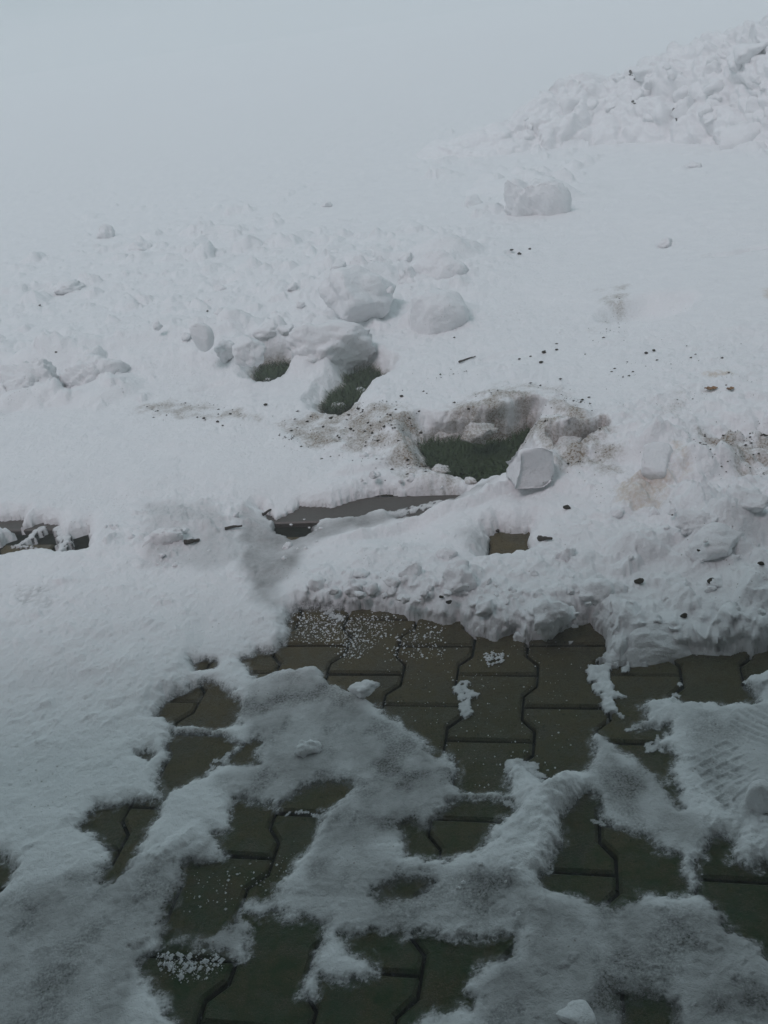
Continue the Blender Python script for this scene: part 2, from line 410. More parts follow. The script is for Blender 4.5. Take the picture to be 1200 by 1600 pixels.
rs = np.random.RandomState(5)
def scatter_lumps(poly, n, z, r0, r1, hk, facet=4):
    P = atv(poly, z); x0, y0 = P.min(0); x1, y1 = P.max(0)
    q = 0; base0 = ZS.copy()
    for _ in range(n*6):
        if q >= n: break
        x = rs.uniform(x0, x1); y = rs.uniform(y0, y1)
        if poly_sd(np.array([x]), np.array([y]), P)[0] <= 0: continue
        q += 1
        r = r0*(r1/r0)**(rs.uniform()**1.7)
        k = (np.abs(X-x) < 1.6*r) & (np.abs(Y-y) < 1.6*r)
        if not k.any(): continue
        a = rs.uniform(0, 6.28); e = rs.uniform(.6, 1)
        dx = X[k]-x; dy = Y[k]-y
        sc = 2.2/r
        wx = gn(X[k]*sc, Y[k]*sc, q)*.22*r; wy = gn(X[k]*sc, Y[k]*sc, q+7)*.22*r
        u = ((dx+wx)*math.cos(a)+(dy+wy)*math.sin(a))/r; v = (-(dx+wx)*math.sin(a)+(dy+wy)*math.cos(a))/(r*e)
        f = np.clip(1-(u*u+v*v)**1.4, 0, 1)**.55
        for _f in range(facet):
            t = rs.uniform(0, 6.28); g = rs.uniform(.4, 1.6)
            f = np.minimum(f, np.clip(rs.uniform(.6, 1.05)-g*(u*math.cos(t)+v*math.sin(t)), 0, 1.2))
        ZS[k] = np.maximum(ZS[k], base0[k]+r*hk*rs.uniform(.5, 1.1)*f)
# foot hollows and imprints
for a in [(490,288,.17,.11,.045,.25,-.035),(496,316,.17,.07,.045,-.2,-.03),(428,275,.17,.05,.03,0,-.015),(480,374,.17,.06,.035,0,-.02),
          (90,445,.15,.20,.09,0,-.05),(345,365,.16,.10,.05,0,-.03),(1015,480,.13,.22,.18,.35,-.075),(1090,258,.17,.05,.03,0,-.02),
          (1160,388,.15,.22,.03,0,-.025),(330,332,.16,.10,.03,0,-.02),(205,385,.15,.09,.04,0,-.03),(350,445,.14,.10,.05,.2,-.03),
          (60,300,.17,.12,.06,0,-.025),(240,390,.15,.1,.03,0,-.02),(280,395,.16,.10,.03,0,-.02),(800,395,.15,.05,.04,.5,-.02),
          (1040,375,.16,.05,.03,0,-.015),(860,285,.16,.1,.04,0,-.02),(780,560,.1,.12,.04,.3,-.012),(600,520,.1,.16,.03,.25,-.015),
          (30,640,.05,.10,.03,.5,-.015),(330,605,.05,.12,.025,.2,-.012),(640,545,.09,.10,.025,.2,-.012)]:
    bump_feat(*a, seed=int(a[0]))
# swells and banks
for a in [(90,560,.10,.26,.14,0,.05),(250,535,.10,.30,.12,.1,.03),(350,530,.10,.22,.10,0,.04),(540,420,.16,.30,.20,0,.06),(690,400,.16,.25,.18,0,.05),
          (520,520,.12,.18,.12,0,.04),(1150,840,.07,.13,.09,0,.05),(1090,800,.07,.1,.07,0,.03),(990,700,.1,.12,.07,0,.03),(1050,700,.1,.1,.06,0,.02),
          (580,730,.04,.16,.05,.1,.02),(700,745,.04,.14,.04,-.1,.015),(930,960,.06,.1,.06,0,.02),(1130,930,.06,.12,.06,0,.02),
          (820,285,.17,.40,.3,.3,.05),(880,300,.17,.3,.3,0,.03),(1100,720,.1,.14,.08,0,.05),(1010,860,.06,.1,.07,0,.04),
          (770,640,.13,.22,.05,.1,.03),(860,640,.13,.15,.05,-.2,.02),(1180,1230,.03,.05,.05,0,.025)]:
    bump_feat(*a, seed=int(a[0])+3)
# the larger chunks (pixel of the foot, width, height, label) and the drifts they sit in
CH = [
 (518,552,134,86,'largest snow boulder, grey on its shaded front, right above the grassy holes',dict(cuts=6,depth=.8)),
 (688,494,92,62,'smooth rounded snow dome with a dark slit at its foot',dict(lumpy=2,cuts=2,rough=.03,depth=.8)),
 (320,547,34,46,'upright egg shaped snow lump at the left end of a row of lumps',dict(lumpy=0,cuts=2,rough=.02,depth=.7,sink=.1)),
 (351,548,34,28,'small low snow lump wedged next to the egg shaped one',dict(cuts=4)),
 (388,548,52,36,'angular snow lump at the right end of the row beside the egg shaped one',dict(cuts=7)),
 (367,516,44,48,'tall snow lump standing behind the row of small lumps',dict(cuts=5)),
 (418,520,54,26,'flat snow lump behind and right of the small row of lumps',dict(cuts=5)),
 (560,462,120,66,'broad snow boulder in the ridge behind the largest one',dict(cuts=6,rough=.04)),
 (690,426,84,56,'broad pale snow boulder behind the smooth dome',dict(cuts=6,rough=.04)),
 (640,440,50,36,'squat snow lump between two broad boulders of the ridge',dict(cuts=5)),
 (845,338,96,84,'broken flat faced snow block lying below the big heap, alone on the slope',dict(cuts=10,depth=.7,rough=.1,sink=.46)),
 (743,320,38,24,'small snow lump alone left of the broken block',dict(cuts=5)),
 (145,592,110,56,'long low snow block with dark pits at the left edge of the cleared strip',dict(cuts=6,depth=.6)),
 (40,602,90,62,'snow block cut by the left edge of the photo at the cleared strip',dict(cuts=7,depth=.7)),
 (165,372,30,30,'small upright snow lump far left on the open slope',dict(cuts=5)),
 (215,392,40,22,'low snow lump right of the upright one on the far left slope',dict(cuts=6)),
 (340,372,70,26,'flat snow slab in the middle of the slope above the ridge',dict(cuts=8)),
 (100,452,60,20,'low snow lump beside the wide hollow at left',dict(cuts=6)),
 (836,760,76,66,'sharp cornered dirty snow chunk in front of the dark hole',dict(lumpy=3,cuts=9,depth=.8,dirt=.2,rough=.06,sink=.04,hard=True,seed=77)),
 (1036,734,66,42,'smooth oblong snow block right of the dark hole',dict(lumpy=0,cuts=5,rough=.03)),
 (914,728,52,18,'thin tilted plate of crusted snow over the narrow slit',dict(lumpy=0,cuts=5,depth=.7,tilt=-.45,dirt=.5,sink=.05)),
 (886,878,36,34,'small boxy snow lump standing right of the single bare brown paver',dict(cuts=7)),
 (1032,1030,136,72,'large smooth snow slab overhanging the pavers at right',dict(lumpy=2,cuts=6,depth=.5,rough=.04,tilt=.12)),
 (868,975,66,58,'steep snow lump at the middle of the snow edge above the pavers',dict(cuts=8,depth=.6)),
 (772,994,56,40,'knobbly snow lump that pushes out furthest over the pavers',dict(cuts=6,depth=.7,rough=.10)),
 (816,1002,26,20,'little round snow ball on the pavers under the snow edge',dict(lumpy=0,cuts=3)),
 (571,1093,52,28,'single wedge shaped snow chunk on the slush sheet beside the bare pavers',dict(cuts=8,depth=.6,sink=.08)),
 (449,857,18,11,'tiny snow crumb on the grey wet ice left of centre',dict(cuts=5)),
 (482,1180,46,30,'ragged icy chunk sticking out of the middle of the slush sheet',dict(cuts=10,depth=.6,rough=.12)),
 (970,1034,46,30,'pale snow lump under the left tip of the smooth slab',dict(cuts=6)),
 (1192,1262,44,64,'rounded white snow lump at the right edge beside the boot print',dict(lumpy=0,cuts=3,rough=.03)),
 (905,1612,62,36,'bright white snow lump cut by the bottom edge of the photo',dict(cuts=4,rough=.04)),
 (1130,868,104,58,'large sloping snow block near the right edge above the smooth slab',dict(cuts=6,depth=.8,rough=.04)),
 (1090,826,60,36,'medium snow block left behind the large sloping one near the right edge',dict(cuts=6)),
 (1180,800,70,46,'snow block at the right edge behind the large sloping one',dict(cuts=6)),
 (1172,232,90,70,'big smooth snow block at the foot of the heap by the right edge',dict(cuts=6,depth=.7,rough=.04)),
 (1085,262,26,14,'small dark sided snow lump below the heap near the right edge',dict(cuts=5)),
 (1043,382,26,14,'small snow lump alone on the smooth slope at right',dict(cuts=5)),
 (700,872,34,22,'small snow lump left of the single bare paver',dict(cuts=6)),
 (510,335-12,20,10,'little snow lump between the two foot hollows',dict(cuts=5)),
 (640,905,44,30,'snow lump on top of the snow edge left of centre',dict(cuts=7)),
 (720,915,54,38,'snow lump on top of the snow edge right beside the knobbly one',dict(cuts=7)),
 (555,925,40,26,'snow lump above the left part of the snow edge',dict(cuts=7)),
 (935,935,60,36,'snow lump behind the steep one at the snow edge',dict(cuts=7)),
 (700,690,60,26,'dirty crusted snow lump on the left of the rim of the largest hole',dict(cuts=8,dirt=.6,rough=.12,depth=.7)),
 (752,684,64,30,'dirty crusted snow lump at the middle of the rim of the largest hole',dict(cuts=8,dirt=.6,rough=.12,depth=.7)),
 (806,676,50,28,'dirty crusted snow lump on the right of the rim of the largest hole',dict(cuts=8,dirt=.6,rough=.12,depth=.7)),
 (885,700,60,22,'dirty snow lump above the narrow slit',dict(cuts=8,dirt=.5,rough=.12,depth=.6)),
 (420,600,20,12,'small snow clod lying in the small left grass hole',dict(cuts=6)),
 (530,640,24,16,'small snow clod lying in the front of the long middle hole',dict(cuts=6)),
 (566,616,20,14,'small snow clod lying in the middle of the long grass hole',dict(cuts=6)),
 (735,756,24,12,'small dirty snow clod on the front lip of the largest hole',dict(cuts=6,dirt=.5)),
 (690,740,30,14,'flat dirty snow clod at the left front of the largest hole',dict(cuts=6,dirt=.5)),
 (255,850,70,34,'crumbly snow lump on the trodden snow left of the wet ice',dict(cuts=8,rough=.1,depth=.6)),
]
for q in CH:
    if q[2] >= 40 and q[1] < 1060 and q[1] > 300:
        mz = .15 if q[1] < 620 else .06
        mm = mpp(q[0], q[1], mz)
        scatter_lumps([(q[0]-q[2]*.75, q[1]-q[3]*.6), (q[0]+q[2]*.75, q[1]-q[3]*.6), (q[0]+q[2]*.7, q[1]+q[3]*.12), (q[0]-q[2]*.7, q[1]+q[3]*.12)], 14, mz, q[2]*mm*.08, q[2]*mm*.26, .6)
        bump_feat(q[0], q[1]-q[3]*.25, mz, q[2]*mm*.75, q[2]*mm*.6, 0, q[3]*mm*.30, seed=int(q[0]))
# random broken chunks frozen into the sheet, thick in the ploughed ridges
LUMPZ = [
 ([(-60,420),(120,400),(330,330),(560,370),(720,360),(740,470),(600,540),(420,545),(300,560),(0,600),(-100,560)], 300, .14, .022, .12, .62),
 ([(120,300),(360,300),(560,290),(600,370),(300,420),(120,400)], 90, .16, .022, .10, .5),
 ([(450,905),(640,880),(800,890),(1000,940),(1000,985),(900,965),(820,985),(700,960),(560,945),(470,940)], 200, .055, .007, .030, .60),
 ([(930,770),(1200,640),(1300,700),(1300,1000),(1100,1000),(960,960),(900,880)], 260, .08, .01, .065, .62),
 ([(300,560),(720,480),(1000,480),(1180,560),(900,640),(620,560),(480,560)], 60, .10, .01, .04, .25),
 ([(-60,640),(420,640),(500,700),(420,780),(-60,790)], 60, .05, .008, .04, .16),
 ([(690,200),(900,240),(900,340),(760,340),(640,270)], 90, .17, .03, .13, .6),
 ([(640,250),(740,250),(860,232),(1000,200),(1250,226),(1250,260),(1000,226),(880,275),(740,285)], 90, .17, .02, .12, .6),
 ([(900,210),(1250,215),(1250,290),(1000,270)], 50, .17, .015, .08, .4),
 ([(960,640),(1200,600),(1300,700),(1000,760)], 60, .11, .012, .05, .5),
 ([(560,640),(700,690),(660,740),(900,760),(960,700),(1000,740),(900,790),(640,770),(480,700)], 80, .05, .008, .028, .5),
 ([(160,800),(420,770),(430,820),(380,860),(250,900),(160,860)], 70, .04, .008, .035, .5),
 ([(-40,900),(420,900),(420,990),(280,1080),(-40,1250)], 240, .035, .006, .022, .40),
 ([(-40,1250),(240,1250),(240,1500),(-40,1600)], 90, .025, .005, .018, .35),
 ([(1100,1270),(1240,1240),(1240,1340),(1180,1340)], 30, .03, .006, .022, .5),
 ([(520,1360),(850,1340),(860,1440),(700,1470),(520,1440)], 60, .02, .004, .014, .4),
 ([(700,1420),(1100,1400),(1240,1500),(1240,1640),(700,1640)], 90, .018, .004, .014, .4),
 ([(1000,1400),(1240,1470),(1240,1640),(900,1640)], 40, .018, .004, .02, .4),
 ([(160,1330),(360,1290),(300,1360),(240,1470)], 40, .022, .004, .016, .4),
 ([(480,850),(700,810),(720,880),(480,910)], 50, .045, .007, .03, .35),
]
for a in LUMPZ: scatter_lumps(*a)

# edges of bare patches; wobble the outline so that it frays
wob = ss(.9, 3.0, RRf)
ex = .010*fbm(X, Y, 16, 3, 60)+.006*fbm(X, Y, 55, 3, 61)+.003*fbm(X, Y, 150, 2, 67)*ss(2.0, 1.4, RRf)
ey = .010*fbm(X, Y, 16, 3, 62)+.006*fbm(X, Y, 55, 3, 63)+.003*fbm(X, Y, 150, 2, 68)*ss(2.0, 1.4, RRf)
XE = X+ex; YE = Y+ey
bare = np.full(X.shape, -9.0)
for P in BARE: bare = np.maximum(bare, poly_sd(XE, YE, atv(P, .004)))
hole = np.full(X.shape, -9.0)
for P, z in zip(HOLES, HOLE_Z): hole = np.maximum(hole, poly_sd(XE, YE, atv(P, z)))
# the walked-on paving goes on, patchy, outside the picture too
pu, pv = pav_inv(X, Y)
outp = fbm(X, Y, 2.1, 4, 77)
def to_px(x, y, z=0.0):
    zc_ = x*fwd[0]+y*fwd[1]+(z-H)*fwd[2]; zc_ = np.where(zc_ > .05, zc_, .05)
    return 600+F*(x*rt[0]+y*rt[1]+(z-H)*rt[2])/zc_, 800-F*(x*up[0]+y*up[1]+(z-H)*up[2])/zc_
_px, _py = to_px(X, Y)
vis = (_px > -50) & (_px < 1250) & (_py < 1690) & (Y > .3)
ob = (outp-.25)*.2
bare = np.where(~vis & (pv < 0) & (RRf < 2.5), np.maximum(bare, ob), bare)

# snow that lies on bare stones: lines of it in the joints, strips and small islands
def polyline_snow(P, w, h, z=.004, seed=0, fray=.5):
    global ISL
    Q = atv(P, z)
    k = (X > Q[:, 0].min()-.1) & (X < Q[:, 0].max()+.1) & (Y > Q[:, 1].min()-.1) & (Y < Q[:, 1].max()+.1)
    d, t = line_d(XE[k], YE[k], Q)
    ww = w*1.5*(1+1.3*fbm(X[k], Y[k], 45, 3, seed+80)); h = h*.42
    ISL[k] = np.maximum(ISL[k], h*np.sqrt(np.clip(1-(d/np.maximum(ww, 1e-4))**2, 0, 1))*(1+.5*fbm(X[k], Y[k], 70, 2, seed))-np.where(d < ww, 0, .05))
ISL = np.full(X.shape, -.05)
polyline_snow([(598,1101),(640,1103),(690,1102),(722,1100)], .006, .006)
polyline_snow([(724,1072),(731,1085),(727,1102),(730,1114)], .015, .012)
polyline_snow([(928,1046),(942,1054),(938,1068),(952,1080),(955,1108)], .014, .02)
polyline_snow([(945,1044),(985,1054),(1032,1060)], .006, .006)
polyline_snow([(960,1034),(985,1024)], .02, .022)
polyline_snow([(1050,1092),(1064,1076),(1062,1056)], .009, .008)
polyline_snow([(985,1140),(1010,1132),(1042,1124)], .007, .01)
polyline_snow([(1020,1168),(1040,1160)], .012, .012)
polyline_snow([(260,1142),(320,1143),(370,1141)], .008, .007)
polyline_snow([(322,1222),(340,1186),(350,1180)], .010, .008)
polyline_snow([(450,1270),(500,1274),(560,1278)], .006, .009)
polyline_snow([(718,1243),(760,1246),(800,1256)], .008, .009)
polyline_snow([(806,1196),(818,1210),(830,1228)], .020, .014)
polyline_snow([(860,1372),(910,1368),(945,1366)], .007, .005)
polyline_snow([(1100,1380),(1150,1382)], .006, .005)
polyline_snow([(40,846),(58,830),(66,824)], .011, .014)
polyline_snow([(92,824),(104,846),(92,862)], .012, .016)
polyline_snow([(20,852),(60,858)], .008, .01)
polyline_snow([(500,948),(520,960),(530,968)], .010, .01)
polyline_snow([(545,1240),(500,1240)], .004, .003)
polyline_snow([(925,1280),(945,1285)], .009, .008)
polyline_snow([(476,1010),(520,1008)], .003, .003)
polyline_snow([(832,1160),(838,1176)], .006, .006)
polyline_snow([(880,1003),(892,1003)], .009, .008)
polyline_snow([(600,806),(660,792),(740,778),(800,772)], .016, .012)
polyline_snow([(500,822),(560,812),(620,806)], .012, .010)
# the long thin ridge of pushed-up snow that runs towards the lens
def ridge(P, w, h, z, left, right, seed=0):
    global ZS
    Q = atv(P, z)
    k = (X > Q[:, 0].min()-.15) & (X < Q[:, 0].max()+.15) & (Y > Q[:, 1].min()-.15) & (Y < Q[:, 1].max()+.15)
    d, t = line_d(XE[k], YE[k], Q)
    side = (X[k]-np.interp(Y[k], Q[::-1, 1] if Q[0, 1] > Q[-1, 1] else Q[:, 1], Q[::-1, 0] if Q[0, 1] > Q[-1, 1] else Q[:, 0])) > 0
    ww = np.where(side, right, left)*w
    add = h*np.clip(1-d/ww, 0, 1)**.8*np.minimum(1, 6*t*(1-t)+.45)*(1+.35*fbm(X[k], Y[k], 40, 3, seed))
    ZS[k] += add
ridge([(895,1212),(882,1250),(868,1300),(845,1365)], .03, .022, .03, 3.0, .6)
ridge([(800,1290),(850,1240),(885,1215)], .03, .014, .03, 1.2, 1.2, 3)
ridge([(740,1345),(755,1370),(765,1400)], .012, .007, .02, 1, 1, 4)
ridge([(790,1350),(806,1375)], .012, .007, .02, 1, 1, 5)
ridge([(240,1345),(300,1290)], .02, .01, .02, 1, 1, 6)
ridge([(480,1340),(520,1270),(600,1210)], .04, .006, .02, 1, 1, 7)
ridge([(395,1335),(450,1372),(560,1380)], .02, .004, .02, 1, 1, 8)
ridge([(0,640),(40,630),(80,622)], .02, .012, .05, 1, 1, 9)
ridge([(530,845),(640,815),(740,795),(800,770)], .03, .022, .03, 1, 1, 10)
ridge([(460,960),(540,946),(600,950),(660,960),(700,968)], .035, .022, .03, 1, 1.0, 11)

# treads pressed into the snow by boots and tyres
WETX = np.zeros_like(X)
def tread(poly, z, fn, depth):
    global ZS, WETX
    P = atv(poly, z); sdv = poly_sd(X, Y, P); mk = ss(0, .03, sdv+.02*fbm(X, Y, 25, 3, 8))*np.clip(.8+.9*fbm(X, Y, 16, 3, 9), 0, 1)
    k = mk > 0
    v = fn(X[k], Y[k])
    ZS[k] = ZS[k]*(1-.7*mk[k]) + (.7*mk[k])*(Z0[k]) + depth*(v-.6)*mk[k]
    WETX[k] = np.maximum(WETX[k], .5*(1-v)*mk[k])
def arcs(cx, cy, sp):
    c = at(cx, cy)[:2]
    def f(x, y):
        r = np.hypot(x-c[0], y-c[1])+.002*gn(x*60, y*60, 3)
        return ss(.2, .5, np.abs(((r/sp) % 1)-.5)*2)
    return f
def grid(ang, su, sv, lw=.3):
    def f(x, y):
        u = x*math.cos(ang)+y*math.sin(ang)+.002*gn(x*50, y*50, 5); v = -x*math.sin(ang)+y*math.cos(ang)+.002*gn(x*50, y*50, 6)
        row = np.floor(v/sv)
        a = np.abs((((u/su)+.5*(row % 2)) % 1)-.5)*2; b = np.abs(((v/sv) % 1)-.5)*2
        return np.maximum(ss(1-lw, 1-lw*.4, a), ss(1-lw, 1-lw*.4, b))
    return f
tread([(1130,1105),(1240,1095),(1240,1185),(1180,1170),(1130,1140)], .02, arcs(1290, 1040, .014), .005)
tread([(1060,1170),(1130,1140),(1200,1190),(1190,1260),(1130,1275),(1075,1230)], .02, grid(.35, .034, .020), .0045)
tread([(722,850),(765,842),(764,880),(738,878)], .045, grid(.2, .016, .018, .5), .006)
tread([(10,912),(95,912),(95,950),(20,955)], .04, grid(.1, .06, .014), .0015)
tread([(235,820),(320,815),(330,850),(240,860)], .04, grid(.1, .08, .02), .003)

# thickness tapers to nothing at the edge of a bare patch
edge_w = np.clip(.030+.55*(Z0-.012), .030, .07)*(1+.35*fbm(X, Y, 20, 2, 70))
fray = ss(.06, .03, Z0)
bare = bare+fray*(.0035*fbm(X, Y, 60, 3, 71, .6)+.005*fbm(X, Y, 28, 2, 72))*1.4
t_edge = np.clip(-bare/edge_w, 0, 1)
prof = t_edge**.75*(1.6-.6*t_edge)
ZT = np.where(Z0 < .036, np.maximum(ZS, .006), ZS)
ext = .034*ss(2.25, 1.9, RRf)*ss(.05, .036, Z0)
Zf = np.where(bare > ext, -.045, .0032+(ZT-.0032)*prof)
film = np.where((Z0 < .045) & (RRf < 2.1), ss(-.013, .014, -bare+.012*fbm(X, Y, 40, 3, 73)+.006*fbm(X, Y, 120, 2, 74)), ss(-.004, .002, ext-bare))
isl_on = ISL > Zf
Zf = np.maximum(Zf, ISL); film = np.where(isl_on & (ISL > -.04), np.maximum(film, ss(-.002, .006, ISL)), film)
film = np.where((Zf <= .0036) & (bare > .020), 0, film)
# holes: near side slopes in, far side is a steep undercut wall
hslit = poly_sd(XE, YE, atv(HOLES[1], .03)) > hole-1e-6
he = np.clip(-hole/(np.where(hslit, .03, .075)+.02*fbm(X, Y, 9, 3, 75)), 0, 1)
Zf = np.where(hole > .004, -.05, np.where(he < 1, -.012+(Zf+.012)*(he**.8*(1+.45*fbm(X, Y, 28, 4, 76)*(1-he))+.0), Zf))

# crumbly front of the thick broken edge
kz = (bare < .0) & (bare > -.12) & (Z0 > .035) & (RRf < 2.6)
amp_ = ss(-.12, -.03, bare[kz])*ss(.012, .036, Zf[kz])*ss(.035, .045, Z0[kz])*.55*(pav_inv(X[kz], Y[kz])[1] < .22)
xk = X[kz]; zk = Zf[kz]*1.0+Y[kz]*.35
wq, iq = worley(xk+.01*gn(xk*30, zk*30, 7), zk, 34, 401); wr, ir = worley(xk, zk, 75, 402)
push = amp_*(.040*np.maximum(0, .45-wq**2)*(.2+iq)*2+.016*np.maximum(0, .4-wr**2)*ir*2+.012*gn(xk*18, zk*18, 403))
rk = np.hypot(X[kz], Y[kz]); dY = -Y[kz]/rk*push; dX = -X[kz]/rk*push
X[kz] += dX; Y[kz] += dY; Zf[kz] += push*.25

# undercut: the upper wall on the far side leans towards the lens
def undercut(poly, z, amount, zref):
    global X, Y
    P = atv(poly, z); sdv = poly_sd(X, Y, P); mk = ss(0, .06, sdv)
    k = mk > 0
    rr = np.hypot(X[k], Y[k]); g = np.clip(Zf[k]/zref, 0, 1)**1.3*mk[k]*amount
    X[k] -= X[k]/rr*g; Y[k] -= Y[k]/rr*g
undercut([(640,700),(690,620),(840,610),(900,640),(850,700),(760,705),(690,700)], .03, .09, .13)
undercut([(860,722),(880,670),(960,660),(950,705)], .03, .05, .1)
undercut([(395,585),(400,550),(500,550),(490,580)], .02, .04, .09)
undercut([(530,600),(530,560),(620,560),(610,600)], .02, .04, .09)

V = np.stack([X, Y, Zf], 1)
nr, nc = shape
idx = np.arange(nr*nc).reshape(nr, nc)
a = idx[:-1, :]; b = idx[1:, :]; a2 = np.roll(idx, -1, axis=1)[:-1, :]; b2 = np.roll(idx, -1, axis=1)[1:, :]
quads = np.stack([a, a2, b2, b], -1).reshape(-1, 4)
me = bpy.data.meshes.new('snow_cover')
nq = len(quads)
me.vertices.add(nr*nc+1); me.loops.add(nq*4+nc*3); me.polygons.add(nq+nc)
me.vertices.foreach_set('co', np.vstack([V, [0, 0, Zf[:nc].mean()]]).astype(np.float32).ravel())
cap = np.stack([np.full(nc, nr*nc), np.roll(idx[0], -1), idx[0]], 1)
me.loops.foreach_set('vertex_index', np.concatenate([quads.ravel(), cap.ravel()]).astype(np.int32))
me.polygons.foreach_set('loop_start', np.concatenate([np.arange(nq)*4, nq*4+np.arange(nc)*3]).astype(np.int32))
me.polygons.foreach_set('loop_total', np.concatenate([np.full(nq, 4), np.full(nc, 3)]).astype(np.int32))
me.polygons.foreach_set('use_smooth', np.ones(nq+nc, bool))
me.update(calc_edges=True); me.validate()
# soaked and soiled areas of the snow; foreground shade rides in the wet tone
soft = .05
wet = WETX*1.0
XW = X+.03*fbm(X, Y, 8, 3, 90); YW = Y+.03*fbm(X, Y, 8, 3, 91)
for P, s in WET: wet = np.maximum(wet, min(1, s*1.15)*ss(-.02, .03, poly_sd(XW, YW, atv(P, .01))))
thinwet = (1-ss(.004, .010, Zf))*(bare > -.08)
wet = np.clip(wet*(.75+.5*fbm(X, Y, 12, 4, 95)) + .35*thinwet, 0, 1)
dirt = np.zeros_like(X); rust = np.zeros_like(X)
XD = X+.05*fbm(X, Y, 7, 4, 92); YD = Y+.05*fbm(X, Y, 7, 4, 93)
for P, s in DIRT: dirt = np.maximum(dirt, s*ss(-.05, .05, poly_sd(XD, YD, atv(P, .07))))
dirt *= np.clip(.75+1.1*fbm(X, Y, 14, 4, 98), 0, 1.1)
for P, s in RUST: rust = np.maximum(rust, s*ss(-.03, .04, poly_sd(XD, YD, atv(P, .07))))
nearhole = ss(-.05, .0, hole)*.8
dirt = np.maximum(dirt, .9*nearhole)
film = np.clip(film, 0, 1)*np.clip(1-.62*np.clip(wet, 0, 1)*ss(-.15, .35, fbm(X, Y, 11, 4, 97))*(Z0 < .04)*(RRf < 1.9), .3, 1)
film = np.where(Zf < -.005, 1, film)
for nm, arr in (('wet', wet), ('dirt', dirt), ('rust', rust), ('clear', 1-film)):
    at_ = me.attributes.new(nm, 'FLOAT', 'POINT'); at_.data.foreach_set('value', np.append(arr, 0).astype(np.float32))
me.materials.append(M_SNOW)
snow = bpy.data.objects.new('snow_cover', me); COL.objects.link(snow); tag(snow, kind='structure')

